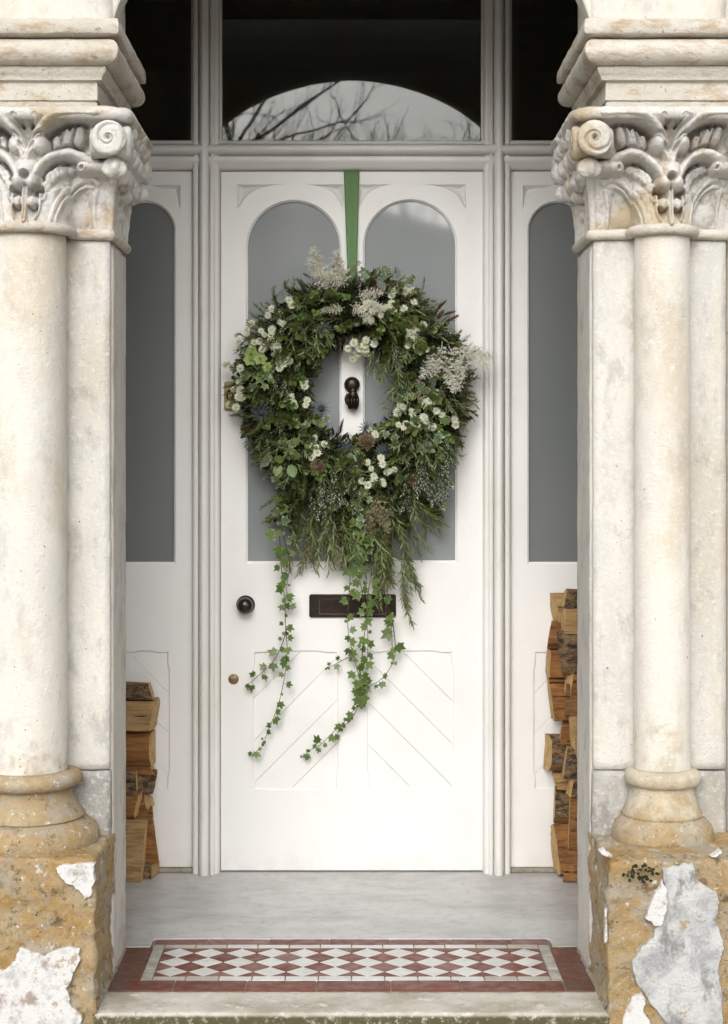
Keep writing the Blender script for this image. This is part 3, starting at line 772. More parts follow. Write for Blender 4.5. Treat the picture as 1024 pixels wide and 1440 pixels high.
        for i in range(28):
            for j in range(36):
                p = i*36+j; q = i*36+(j+1) % 36; Fc.append((p, p+36, q+36, q))
        obj('leaf_tip', V, Fc, CARVE, cp)
    for q in range(4):       # budding leaves along the inner face
        yq = yP-0.045+(yB-yP+0.07)*(q+0.5)/4
        for n_, (dz2, rr, ox) in enumerate(((0.158, 0.034, 0.026), (0.212, 0.036, 0.040), (0.262, 0.030, 0.052))):
            V = []; Fc = []; yo = yq+(.018 if n_ == 1 else -.004)
            for i in range(21):
                th = math.pi*i/20
                for j in range(28):
                    an = 2*math.pi*j/28; dv = Vector((math.sin(th)*math.cos(an), math.sin(th)*math.sin(an), math.cos(th)))
                    r = rr*(1+0.20*noise.noise(dv*1.8+Vector((q*7.0, n_*5.0, s*3.0)))+.10*math.cos(3*an+q+n_)*math.sin(th))
                    V.append((xi-s*ox+0.75*r*dv.x, yo+1.0*r*dv.y, z0+dz2+r*.85*dv.z))
            for i in range(20):
                for j in range(28):
                    p = i*28+j; w = i*28+(j+1) % 28; Fc.append((p, p+28, w+28, w))
            obj('leaf_bud', V, Fc, CARVE, cp)
    # astragal: straight runs on the pilaster and a half ring round the shaft
    zr = z0+0.004; rr = 0.014
    pts = [(xo+s*.006, yP-.006, zr)]
    path = [Vector((xi-s*.006, yB+.004, zr)), Vector((xi-s*.006, yP-.006, zr))]
    hx = colr*1.1
    rad2 = colr*1.10
    angs = []
    dyc = yc-(yP-0.006)
    aa = math.asin(min(1, max(-1, dyc/rad2))) if rad2 > abs(dyc) else 0
    st_a, en_a = (math.pi-(-aa), 2*math.pi+(-aa)) if s > 0 else (2*math.pi+(-aa), math.pi-(-aa))
    ring = [Vector((colx+rad2*math.cos(st_a+(en_a-st_a)*i/24), yc+rad2*math.sin(st_a+(en_a-st_a)*i/24), zr+0.002)) for i in range(25)]
    path += [path[1]+(ring[0]-path[1])*0.5]+ring+[Vector((xo+s*.006, yP-.006, zr))]
    fine = []
    for p, q in zip(path, path[1:]):
        m_ = max(1, int((q-p).length/0.012)); fine += [p+(q-p)*i/m_ for i in range(m_)]
    fine.append(path[-1])
    Vt, Ft = tube_data(fine, [rr*(1+0.10*noise.noise(p*40)) for p in fine], 12)
    obj('astragal', Vt, Ft, IMPOST, cp)
    # impost mouldings: one profile run round the block
    X0 = 0.636; Yf, Yk = Yd(4.27), yB+0.004
    prof = [(-.012, 2.227), (-.002, 2.2275), (0.0, 2.238), (-.007, 2.243), (-.008, 2.2445), (0.0, 2.246), (.0005, 2.268), (.0, 2.2905), (.004, 2.2925), (.012, 2.294), (.013, 2.300),
            (.017, 2.306), (.023, 2.314), (.0245, 2.3245), (.022, 2.327), (.030, 2.3275)]
    for i in range(13):
        an = -math.pi/2+math.pi*i/12; prof.append((.026+.0335*math.cos(an), 2.359+.0335*math.sin(an)*0.97))
    prof += [(.022, 2.3935), (.048, 2.396), (.058, 2.398), (.061, 2.402), (.0615, 2.418), (.059, 2.4335), (.055, 2.436), (-.05, 2.437)]
    xa_, xb_ = s*X0, s*(2*0.803-X0)
    V = []; Fc = []
    # walk round the plan: inner back corner, inner front, outer front, with dense stations
    def station(t):     # returns base point, outward direction (mitred)
        pass
    plan = []
    nI, nFr = 26, 26
    for i in range(nI+1): plan.append(('i', i/nI))
    for i in range(nFr+1): plan.append(('f', i/nFr))
    for i in range(13): plan.append(('b', i/12))
    for (w, t) in plan:
        for (p, z) in prof:
            X_in = xa_-s*p; X_out = xb_+s*p; Y_f = Yf-p; Y_k = Yk+p
            if w == 'i': q = Vector((X_in, Y_k+(Y_f-Y_k)*t, z))
            elif w == 'f': q = Vector((X_in+(X_out-X_in)*t, Y_f, z))
            else: q = Vector((X_out+(X_in-X_out)*t, Y_k, z))
            dn = noise.fractal(q*16, 1, 2, 3)*0.0016+noise.noise(q*60)*0.0007
            if w == 'i': q.x -= s*dn
            elif w == 'f': q.y -= dn
            q.z += dn*0.4
            V.append(q)
    m = len(prof)
    segs = [(0, nI), (nI+1, nI+nFr+1), (nI+nFr+2, len(plan)-1)]
    for (u, v) in segs:
        for i in range(u, v):
            for j in range(m-1):
                p = i*m+j; Fc.append((p, p+m, p+m+1, p+1) if s < 0 else (p, p+1, p+m+1, p+m))
    ms = mesh('impost', V, Fc, True)
    bm = bmesh.new(); bm.from_mesh(ms); bmesh.ops.remove_doubles(bm, verts=bm.verts, dist=0.0016); bmesh.ops.recalc_face_normals(bm, faces=bm.faces); bm.to_mesh(ms); bm.free()
    ms.polygons.foreach_set('use_smooth', [True]*len(ms.polygons)); ms.set_sharp_from_angle(angle=R(42))
    link('impost', ms, IMPOST, T)
    rockbox('impost_core', (lo(xa_+s*.004, xb_-s*.004), Yf+0.004, 2.224), (hi(xa_+s*.004, xb_-s*.004), Yk-0.004, 2.436), 0.2, 0.002, 0, 5, IMPOST, T)
    return T, pl
PL, plinthL = pier(-1, 'left', X(38, 4.385), 57*4.36/F, 1.3, 'left stone pier with thick engaged column, carved capital and crumbling ochre plinth')
PR, plinthR = pier(1, 'right', X(931, 4.40), 40*4.37/F, 1.0, 'right stone pier with slender engaged column, carved capital and large grey plaster patch')
def jag(pts, n=5, amp=0.004):
    out = []
    for i, p in enumerate(pts):
        q = pts[(i+1) % len(pts)]; d = math.hypot(q[0]-p[0], q[1]-p[1])
        for k in range(n):
            t = k/n; x = p[0]+(q[0]-p[0])*t; y = p[1]+(q[1]-p[1])*t
            a = min(amp, d*0.3)
            out.append((x+a*noise.fractal(Vector((x*60, y*60, 1)), 1, 2, 3), y+a*noise.fractal(Vector((x*60, y*60, 9)), 1, 2, 3)))
    return out
def patch(pxs, D, t, mat, parent, lab=None, wob=0.004, amp=0.0055):
    lp = jag([(X(a, D), Z(b, D)) for a, b in pxs], 7, amp)
    o = plate('plaster_patch', [lp], Yd(D), t, mat, parent, 0.0012)
    if lab: o['label'] = lab
    return o
zs = lambda L, k, ox, oy: [(ox+a/k, oy+b/k) for a, b in L]
patch(zs([(275, 618), (300, 603), (455, 592), (450, 690), (440, 745), (408, 768), (385, 730), (340, 700), (295, 675)], 3.413, 0, 1040), D_F-0.012, 0.03, PLASTERW, plinthL, 'small white plaster flake at the plinth corner')
patch(zs([(-60, 1110), (20, 1110), (75, 1060), (100, 1005), (150, 1020), (215, 1035), (290, 1005), (330, 1002), (383, 1000), (385, 1065), (350, 1120), (325, 1200), (335, 1270), (390, 1325), (395, 1420), (-60, 1420)], 3.413, 0, 1040), D_F-0.012, 0.03, PLASTERW, plinthL, 'white plaster remnant low on the plinth')
patch(zs([(690, 650), (770, 640), (845, 630), (862, 690), (900, 740), (960, 770), (977, 830), (962, 900), (985, 990), (1000, 1060), (975, 1160), (990, 1300), (1000, 1500), (770, 1500), (640, 1350), (560, 1230), (537, 1130), (580, 1060), (640, 1000), (690, 900), (712, 800)], 3.6, 740, 1040), D_F-0.010, 0.03, PLASTER, plinthR, 'large grey-white plaster patch over ochre stone')
patch(zs([(605, 910), (640, 820), (690, 715), (712, 770), (716, 860), (690, 930), (655, 942)], 3.6, 740, 1040), D_F-0.022, 0.02, PLASTERW, plinthR, 'curled white plaster flake')
patch(zs([(490, 1400), (540, 1300), (590, 1290), (610, 1340), (590, 1380), (640, 1440), (640, 1500), (480, 1500)], 3.6, 740, 1040), D_F-0.009, 0.02, PLASTERW, plinthR)
patch(zs([(372, 565), (400, 558), (440, 592), (430, 602), (395, 590)], 3.6, 740, 1040), D_F-0.006, 0.03, PLASTERW, plinthR)
patch(zs([(935, 598), (985, 560), (990, 575), (960, 600)], 3.6, 740, 1040), D_F-0.006, 0.03, PLASTERW, plinthR)
patch(zs([(400, 870), (410, 860), (412, 1030), (398, 1030)], 3.6, 740, 1040), D_F-0.008, 0.02, PLASTERW, plinthR, amp=0.002)
# pock holes in the soft stone are dark little cups
HOLE = simple('shadowed_stone_pit', (0.05, 0.035, 0.02), (0.03, 0.02, 0.012), 60, 0.95)

# ------------------------------------------------------------------ door surround
SUR = empty('door_surround', (0, 0, 0), 'white painted timber door frame with rolled mullions, cross bar and dark upper panes', 'door frame')
def post_profile(flip=False):
    pr = [(271.6, .05), (271.6, -.020), (273, -.026), (276, -.029), (279.6, -.028), (280.4, -.016), (281.4, -.020)]
    for i in range(17):
        a = math.pi*(1-i/16); pr.append((288.2+7.0*math.cos(a), -.028-.0255*math.sin(a)))
    pr += [(295.4, -.018), (296.4, -.016), (297.2, -.034), (299, -.037), (301.5, -.037), (302.6, -.030), (304, -.027), (307, -.025), (308.6, -.018), (309.6, -.006), (309.8, .05)]
    P = [(DX(a), b) for a, b in pr]
    if flip: P = [(-a, b) for a, b in P]
    return P
def prism(name, prof, z0, z1, mat, parent, axis='z', smooth=45):
    n = len(prof); V = []; Fc = []
    m = max(1, int((z1-z0)/0.08))
    for k in range(m+1):
        h = z0+(z1-z0)*k/m
        for (a, b) in prof: V.append((a, b, h) if axis == 'z' else (h, b, a))
    for k in range(m):
        for i in range(n):
            j = (i+1) % n; Fc.append((k*n+i, k*n+j, (k+1)*n+j, (k+1)*n+i))
    Fc.append(tuple(range(n))); Fc.append(tuple(range(m*n, (m+1)*n)))
    ms = mesh(name, V, Fc, True)
    bm = bmesh.new(); bm.from_mesh(ms); bmesh.ops.recalc_face_normals(bm, faces=bm.faces); bm.to_mesh(ms); bm.free()
    ms.polygons.foreach_set('use_smooth', [True]*len(ms.polygons)); ms.set_sharp_from_angle(angle=R(smooth))
    return link(name, ms, mat, parent)
prism('mullion', post_profile(), 0.0, 3.0, FRAMEP, SUR)
prism('mullion', post_profile(True), 0.0, 3.0, FRAMEP, SUR)
# transom bar: bead, roll, lower bead (profile in z, depth)
tp = [(198.4, .05), (198.4, -.012), (200, -.020), (204, -.024), (205.2, -.015)]
for i in range(17):
    a = math.pi*(1-i/16); tp.append((212.6+7.0*math.cos(a), -.0275-.0255*math.sin(a)))
tp += [(220.2, -.015), (221.5, -.0145), (222.5, -.030), (226, -.034), (230, -.031), (233, -.024), (236, -.020), (239.4, -.012), (240, .05)]
tp = [(DZ(a), b) for a, b in tp]
e1, e2 = DX(288), DX(295)
prism('transom', tp, e1, -e1, FRAMEP, SUR, 'x')
prism('transom', tp, -SIDE+0.004, e1-0.0015, FRAMEP, SUR, 'x')
prism('transom', tp, -e1+0.0015, SIDE-0.004, FRAMEP, SUR, 'x')
box('head', -SIDE+.004, SIDE-.004, -.018, .05, 2.93, 3.018, FRAMEP, SUR, .004)
for s in (-1, 1): box('side_jamb', min(s*(SIDE-.004), s*DX(136.5)*-1), max(s*(SIDE-.004), s*DX(136.5)*-1), -.030, .052, 0.0, 2.928, FRAMEP, SUR, .004)
# upper panes
box('fanlight_pane', DX(309), DX(680), .020, .025, DZ(199), 2.94, GLASS, SUR)
for s in (-1, 1):
    a, b = s*-DX(138), s*-DX(272.5)
    box('fanlight_pane', min(a, b), max(a, b), .020, .025, DZ(199), 2.94, GLASS, SUR)
for s in (-1, 1):    # glazing beads beside each upper pane
    box('glazing_bead', min(s*-DX(309.9), s*-DX(312)), max(s*-DX(309.9), s*-DX(312)), -.004, .019, DZ(198.3), 2.93, FRAMEP, SUR, .002)
    box('glazing_bead', min(s*-DX(271.5), s*-DX(269)), max(s*-DX(271.5), s*-DX(269)), -.004, .019, DZ(198.3), 2.93, FRAMEP, SUR, .002)

def arch_loop(x0, x1, ytop, ybot, n=36, ins=0.0):
    """pane opening in photo pixels: straight sides with a round head"""
    cx = (x0+x1)/2; r = (x1-x0)/2-ins
    pts = [(cx-r, ybot-ins), (cx+r, ybot-ins)]
    for i in range(n+1):
        a = math.pi*i/n; pts.append((cx+r*math.cos(a), ytop+(x1-x0)/2-r*math.sin(a)))
    return [(DX(a), DZ(b)) for a, b in pts]
def spandrel_px(xc, yc, w, h, sx):
    """corner triangle with concave long side; sx=+1 opens to the right"""
    P = [(xc, yc)]
    a = (xc+sx*w, yc); b = (xc, yc+h)
    P.append(a)
    for i in range(1, 8):
        t = i/8; x = a[0]+(b[0]-a[0])*t; y = a[1]+(b[1]-a[1])*t; k = math.sin(math.pi*t)*0.16
        P.append((x-sx*h*k, y-w*k))
    P.append(b)
    return P
def stop_panel(x0, x1, y0, y1, e=16, o=2.2):
    """panel opening whose edges bow out between stopped ends"""
    return [(x0, y0), (x0+e, y0), (x0+e+7, y0-o), (x1-e-7, y0-o), (x1-e, y0), (x1, y0), (x1, y0+e), (x1+o, y0+e+7), (x1+o, y1-e-7), (x1, y1-e), (x1, y1),
            (x1-e, y1), (x1-e-7, y1+o*.5), (x0+e+7, y1+o*.5), (x0+e, y1), (x0, y1), (x0, y1-e), (x0-o, y1-e-7), (x0-o, y0+e+7), (x0, y0+e)]
px2 = lambda L: [(DX(a), DZ(b)) for a, b in L]
def clip_poly(poly, f):
    out = []
    for i in range(len(poly)):
        p, q = poly[i], poly[(i+1) % len(poly)]; a, b = f(p), f(q)
        if a >= 0: out.append(p)
        if (a >= 0) != (b >= 0):
            t = a/(a-b); out.append((p[0]+(q[0]-p[0])*t, p[1]+(q[1]-p[1])*t))
    return out
def boards(x0, x1, y0, y1, first, step, sgn, parent, y=0.006):
    """diagonal match-boards: one plate each, with V joints"""
    R0 = [(x0-5, y0-5), (x1+5, y0-5), (x1+5, y1+5), (x0-5, y1+5)]
    vals = [sgn*p[0]+p[1] for p in R0]; c = first
    while c > min(vals): c -= step
    while c < max(vals):
        g_ = 0.2
        P = clip_poly(R0, lambda p: (sgn*p[0]+p[1])-(c+g_)); 
        if P: P = clip_poly(P, lambda p: (c+step-g_)-(sgn*p[0]+p[1]))
        if len(P) >= 3:
            ar = abs(sum(P[i][0]*P[(i+1) % len(P)][1]-P[(i+1) % len(P)][0]*P[i][1] for i in range(len(P))))/2
            if ar > 60: plate('board', [px2(P)], y+random.uniform(-.0004, .0004), 0.014, PAINT, parent, 0.0014)
        c += step
def carving(sp, parent, mat, y=0.0015):
    """chip-carved corner: three facets running down to a deep point"""
    P = px2(sp); cx = P[0][0]*0.55+sum(p[0] for p in P)/len(P)*0.45; cz = P[0][1]*0.55+sum(p[1] for p in P)/len(P)*0.45
    V = [(p[0], y, p[1]) for p in P]+[(cx, y+0.013, cz)]
    Fc = [(i, (i+1) % len(P), len(P)) for i in range(len(P))]
    o = obj('corner_carving', V, Fc, mat, parent, False)
    return o

# ------------------------------------------------------------------ front door
DOOR = empty('front_door', (0, 0, 0), 'white panelled front door with two arched grey glass panes and diagonal boards', 'door')
pL = (347, 479, 282); pR = (511.5, 642, 281)
spL = [spandrel_px(335, 260.5, 47, 31, 1), spandrel_px(482, 260.5, 38, 29, -1), spandrel_px(506, 260.5, 36, 29, 1), spandrel_px(654.5, 260.5, 44, 30, -1)]
holes = [arch_loop(*pL, 791), arch_loop(*pR, 790)]+[px2(s) for s in spL]+[px2(stop_panel(358.5, 472.5, 918, 1108.5)), px2(stop_panel(519.5, 635, 918, 1107.5))]
plate('leaf', [[(DX(310.4), .004), (DX(679.4), .004), (DX(679.4), DZ(240.8)), (DX(310.4), DZ(240.8))]]+holes, 0.0, 0.04, PAINT, DOOR, 0.0042, 2)
for s_ in spL: carving(s_, DOOR, PAINT)
for q, yb_ in ((pL, 791), (pR, 790)):
    lp = [arch_loop(q[0]-4, q[1]+4, q[2]-4, yb_+4), arch_loop(q[0], q[1], q[2], yb_, ins=1.6)]
    plate('glazing_bead', lp, 0.0085, 0.008, PAINT, DOOR, 0.002)
    pn = plate('glass_pane', [arch_loop(q[0]-5, q[1]+5, q[2]-5, yb_+5)], 0.0175, 0.005, OBSC, DOOR, 0.0004)
boards(358, 473, 917, 1109, 1459, 60, 1, DOOR)
boards(519, 635, 917, 1109, 1459-989, 60, -1, DOOR)
plate('kick_backing', [[(DX(350), DZ(1115)), (DX(645), DZ(1115)), (DX(645), DZ(905)), (DX(350), DZ(905))]], 0.0215, 0.008, PAINT, DOOR, 0.001)
# knob
kx, kz = DX(345.5), DZ(850.5)
kn = lathe('knob', [(0, .062), (.008, .0615), (.016, .058), (.0225, .052), (.0262, .044), (.0272, .037), (.0255, .029), (.020, .021), (.014, .016), (.0125, .012), (.0125, .008)], DARKW, DOOR, n=40, axis='y', c=(kx, 0, kz))
lathe('rose', [(.0125, .0105), (.021, .009), (.0285, .006), (.0305, .003), (.031, .0002)], BRONZE, kn, n=40, axis='y', c=(kx, 0, kz))
kx, kz = DX(328.5), DZ(955)
es = lathe('keyhole_cover', [(0, .0045), (.014, .0045), (.0165, .0032), (.0172, .0002)], BRASS, DOOR, n=36, axis='y', c=(kx, 0, kz))
lathe('pivot', [(0, .0062), (.0022, .006), (.0026, .0046)], BRONZE, es, n=12, axis='y', c=(kx, 0, kz+.0115))
# letter plate: frame with hinged flap
lx0, lx1, lz0, lz1 = DX(435), DX(557), DZ(868), DZ(835.5)
rr = lambda x0, x1, z0, z1, r: [(x0+r, z0), (x1-r, z0), (x1-.3*r, z0+.3*r), (x1, z0+r), (x1, z1-r), (x1-.3*r, z1-.3*r), (x1-r, z1), (x0+r, z1), (x0+.3*r, z1-.3*r), (x0, z1-r), (x0, z0+r), (x0+.3*r, z0+.3*r)]
lp = plate('letter_plate', [rr(lx0, lx1, lz0, lz1, .006), rr(DX(449), DX(543), DZ(863), DZ(841), .002)], -.0075, .009, BRONZE, DOOR, .0018, 2)
plate('flap', [rr(DX(449.4), DX(542.6), DZ(862.6), DZ(841.4), .002)], -.0035, .005, BRONZE, lp, .0015, 2)
for xx in (DX(442), DX(550)): lathe('screw', [(0, .0095), (.003, .0092), (.004, .008)], BRONZE, lp, n=12, axis='y', c=(xx, 0, (lz0+lz1)/2))
# rim latch pull at the left edge, half behind the wreath
lt = plate('latch_plate', [rr(DX(315.5), DX(333), DZ(577), DZ(537), .006)], -.008, .0085, BRASS, DOOR, .0015, 2)
pts = [(DX(324)+.010*math.cos(a), -.012, DZ(556)+.016*math.sin(a)) for a in [i*2*math.pi/24 for i in range(25)]]
Vt, Ft = tube_data(pts, .003, 8, False); obj('ring_pull', Vt, Ft, BRONZE, lt)
# hand-shaped knocker on the middle rail
kx = DX(495.2)
boss = lathe('knocker', [(0, .030), (.010, .029), (.019, .025), (.024, .018), (.025, .010), (.022, .004), (.026, .0002)], BRONZE, DOOR, n=36, axis='y', c=(kx, 0, DZ(541)))
def hz(py): return DZ(py)
V = []; Fc = []
sec = [(546, .0105, .010, .020), (549, .0135, .0125, .022), (552, .0125, .0115, .023), (554, .0145, .012, .024), (558, .0185, .014, .026), (563, .0215, .017, .028), (568, .0200, .017, .028), (572, .0145, .013, .026), (575, .005, .006, .024)]
for (py, rx, ry, yo) in sec:
    for k in range(24):
        a = 2*math.pi*k/24; V.append((kx+.003+rx*math.cos(a), -yo-ry*math.sin(a), hz(py)))
for i in range(len(sec)-1):
    for k in range(24): a = i*24+k; b = i*24+(k+1) % 24; Fc.append((a, b, b+24, a+24))
Fc.append(tuple(range(24))); Fc.append(tuple(range((len(sec)-1)*24, len(sec)*24)))
hand = obj('hand', V, Fc, BRONZE, boss)
for k in range(4):
    x0 = kx+.003+(k-1.5)*.0088
    pts = spline([(x0*1.0, -.036, hz(558)), (x0+(k-1.5)*.0010, -.046, hz(562.5)), (x0+(k-1.5)*.0008, -.046, hz(568)), (x0-(k-1.5)*.0010, -.038, hz(573.5)), (x0-(k-1.5)*.002, -.024, hz(575.5))], 5)
    Vt, Ft = tube_data(pts, [.0048]*(len(pts)-3)+[.0044, .004, .0034], 10); obj('finger', Vt, Ft, BRONZE, hand)
pts = spline([(kx-.014, -.028, hz(555)), (kx-.020, -.034, hz(561)), (kx-.017, -.040, hz(567)), (kx-.010, -.044, hz(570))], 5)
Vt, Ft = tube_data(pts, .0048, 10); obj('thumb', Vt, Ft, BRONZE, hand)
pts = [(kx+.0145*math.cos(a)+.001, -.022-.013*math.sin(a), hz(550.5)) for a in [i*2*math.pi/20 for i in range(21)]]
Vt, Ft = tube_data(pts, .0024, 8, False); obj('cuff', Vt, Ft, BRONZE, hand)

# ------------------------------------------------------------------ side lights
def sidelight(s, label):
    T = empty('sidelight', (s*.70, 0, 0), label, 'window')
    def mx(L): return L if s < 0 else [(989-a, b) for a, b in L]
    outer = px2(mx([(136.8, 1220), (271.2, 1220), (271.2, 240.6), (136.8, 240.6)]))
    ar = lambda x0, x1, y0, y1, ins=0: arch_loop(*((x0, x1) if s < 0 else (989-x1, 989-x0)), y0, y1, ins=ins)
    sps = [spandrel_px(252.5, 261.5, 34, 29, -1), spandrel_px(155.5, 261.5, 34, 29, 1)]
    if s > 0: sps = [[(989-a, b) for a, b in q] for q in sps]
    pnl = stop_panel(173, 235.5, 918, 1108.5)
    plate('panel_frame', [outer, ar(162, 246, 283, 792)]+[px2(q) for q in sps]+[px2(mx(pnl))], 0.0, 0.04, PAINT, T, .0042, 2)
    for q in sps: carving(q, T, PAINT)
    plate('glazing_bead', [ar(158, 250, 279, 796), ar(162, 246, 283, 792, 1.6)], .0085, .008, PAINT, T, .002)
    plate('glass_pane', [ar(157, 251, 278, 797)], .0175, .005, OBSC2, T, .0004)
    if s < 0: boards(173, 235.5, 917, 1109, 738, 57, -1, T)
    else: boards(753.5, 816, 917, 1109, 738+989, 57, 1, T)
    bk = px2(mx([(165, 1115), (243, 1115), (243, 905), (165, 905)]))
    plate('backing', [bk], .0215, .008, PAINT, T, .001)
    w = px2(mx([(137, 1223.5), (271, 1223.5)])); x0, x1 = sorted((w[0][0], w[1][0]))
    box('sill', x0, x1, -.012, .03, 0.001, DZ(1220.3), GROUT, T, .003)
sidelight(-1, 'left sidelight with arched dark grey pane behind the left column and log pile')
sidelight(1, 'right sidelight with arched dark grey pane behind the right column and log pile')

# ------------------------------------------------------------------ firewood
def log(s, px, y0, y1, D, dep, tilt, matl, bark, label, group, shape=0, length=None, seed=0):
    """split log lying along x with its inner end at photo column px; y0,y1 its top and bottom rows; D its front"""
    rnd = random.Random(seed*17+3)
    z1, z0 = Z(y0, D), Z(y1, D); h = (z1-z0); xe = X(px, D); xw = s*(SIDE-0.012)
    if length: xw = xe+s*length
    zc = (z0+z1)/2; yc = Yd(D)+dep/2
    shapes = [[(-.5, -.48), (.1, -.5), (.5, -.36), (.5, .32), (.2, .5), (-.42, .46), (-.5, .1)],
              [(-.5, -.42), (-.1, -.5), (.5, -.45), (.46, .1), (.1, .48), (-.3, .5), (-.5, .2)],
              [(-.45, -.5), (.5, -.5), (.5, .05), (.15, .5), (-.28, .46), (-.5, .05)],
              [(-.5, -.25), (-.2, -.5), (.5, -.5), (.5, .45), (.0, .5), (-.47, .36)]]
    sh = shapes[shape % 4]
    ring = []
    for i, p in enumerate(sh):
        q = sh[(i+1) % len(sh)]
        for k in range(4): t = k/4; ring.append((p[0]+(q[0]-p[0])*t, p[1]+(q[1]-p[1])*t, i))
    n = len(ring); m = 16
    P = []
    for j in range(m+1):
        t = j/m; x = xe+(xw-xe)*t
        for (a, b, i) in ring:
            q = Vector((x*5, a*2.2+seed, b*2.2)); k = 1+0.13*noise.fractal(q, 1, 2, 3)
            yy = a*dep*k; zz = b*h*k+(t-0.5)*tilt*0.4
            fz = noise.noise(Vector((x*7, a*14+seed, b*14)))*0.0022
            sl = (0.020*b*math.sin(seed*2.1)+0.016*a*math.cos(seed*1.3))*(1-t)*s
            P.append((x+sl*1.0+0.002*noise.noise(Vector((a*9, b*9, seed)))*(1-t), yc+yy+fz+0.01*tilt*(t-.5), zc+zz+fz))
    T = empty('firewood_log', (xe, yc, z0), label, 'log', group)
    # which flank is bark
    bs = set()
    if bark == 'front': bs = {len(sh)-1, len(sh)-2}
    elif bark == 'top': bs = {len(sh)-3, len(sh)-4}
    elif bark == 'all': bs = set(range(len(sh)))-{1, 2}
    for nm, sel, mt in (('split_wood', lambda i: i not in bs, matl), ('bark', lambda i: i in bs, BARK)):
        Fc = []
        for j in range(m):
            for k in range(n):
                if sel(ring[k][2]): a = j*n+k; b = j*n+(k+1) % n; Fc.append((a, b, b+n, a+n))
        if not Fc: continue
        us = sorted({v for f in Fc for v in f}); mp = {v: i for i, v in enumerate(us)}
        V = [P[v] for v in us]
        if nm == 'bark':
            V = [(x, y-0.002-0.003*abs(noise.fractal(Vector((x*30, y*60, z*60)), 1, 2, 3)), z+0.002*noise.noise(Vector((x*50, y*50, z*50)))) for x, y, z in V]
        ms = mesh(nm, V, [tuple(mp[v] for v in f) for f in Fc], True); ms.set_sharp_from_angle(angle=R(28))
        bm = bmesh.new(); bm.from_mesh(ms); bmesh.ops.recalc_face_normals(bm, faces=bm.faces); bm.to_mesh(ms); bm.free()
        link(nm, ms, mt, T)
    c = Vector((0, 0, 0))
    for k in range(n): c += Vector(P[k])
    c /= n; c.x -= s*0.002
    V = [tuple(p) for p in P[:n]]; V += [tuple(Vector(p)*0.6+c*0.4) for p in P[:n]]; V.append(tuple(c))
    V = [(x+0.0022*noise.noise(Vector((y*90, z*90, seed))) if i >= n else x, y, z) for i, (x, y, z) in enumerate(V)]
    Fc = [(k, (k+1) % n, n+(k+1) % n, n+k) for k in range(n)]+[(n+k, n+(k+1) % n, 2*n) for k in range(n)]
    ms = mesh('cut_end', V, Fc, True)
    bm = bmesh.new(); bm.from_mesh(ms); bmesh.ops.recalc_face_normals(bm, faces=bm.faces); bm.to_mesh(ms); bm.free()
    link('cut_end', ms, ENDG, T)
    return T
GL, GR = 'firewood stacked beside the left pier', 'firewood stacked beside the right pier'
Lg = [(-1, 211, 961, 984, 5.485, 0.085, .01, W_BRN, 'front', 'small dark barked log, topmost of the left firewood stack', 0),
      (-1, 216, 984, 1029.5, 5.485, 0.085, .0, W_TAN, None, 'pale tan split log, second from top of the left stack', 0),
      (-1, 212.5, 1030.5, 1079, 5.485, 0.085, .008, W_OR, None, 'orange split log, third from top of the left stack', 3),
      (-1, 213, 1079, 1089, 5.485, 0.085, .008, W_OR, None, 'thin orange slab wedged below the third left log', 0),
      (-1, 215, 1086, 1121, 5.485, 0.085, -.02, W_BRN, 'front', 'dark barked log with pale end, fourth log down on the left', 1),
      (-1, 191, 1081, 1116, 5.435, 0.055, .03, W_OR, 'front', 'short reddish log hugging the left pier, nearest row', 2),
      (-1, 207, 1118, 1140, 5.485, 0.085, -.01, W_BRN, None, 'narrow brown split log in the middle of the left stack', 2),
      (-1, 193, 1113, 1150, 5.435, 0.055, .03, W_OR, None, 'split log with pale edge half hidden by the left pier', 3),
      (-1, 212.5, 1139, 1179, 5.485, 0.085, -.02, W_OR, None, 'orange wedge log above the lowest left logs', 1),
      (-1, 217, 1158, 1219, 5.485, 0.085, -.03, W_OR, None, 'tall orange split log low in the left stack', 2),
      (-1, 202, 1152, 1241, 5.435, 0.055, .04, W_TAN, None, 'leaning pale split log at the front of the left stack', 1),
      (-1, 216.5, 1216, 1236, 5.485, 0.085, .0, W_BRN, 'all', 'flat dark bark piece at the bottom of the left stack', 0)]
for i, a in enumerate(Lg): log(*a[:10], GL, a[10], seed=i+1)
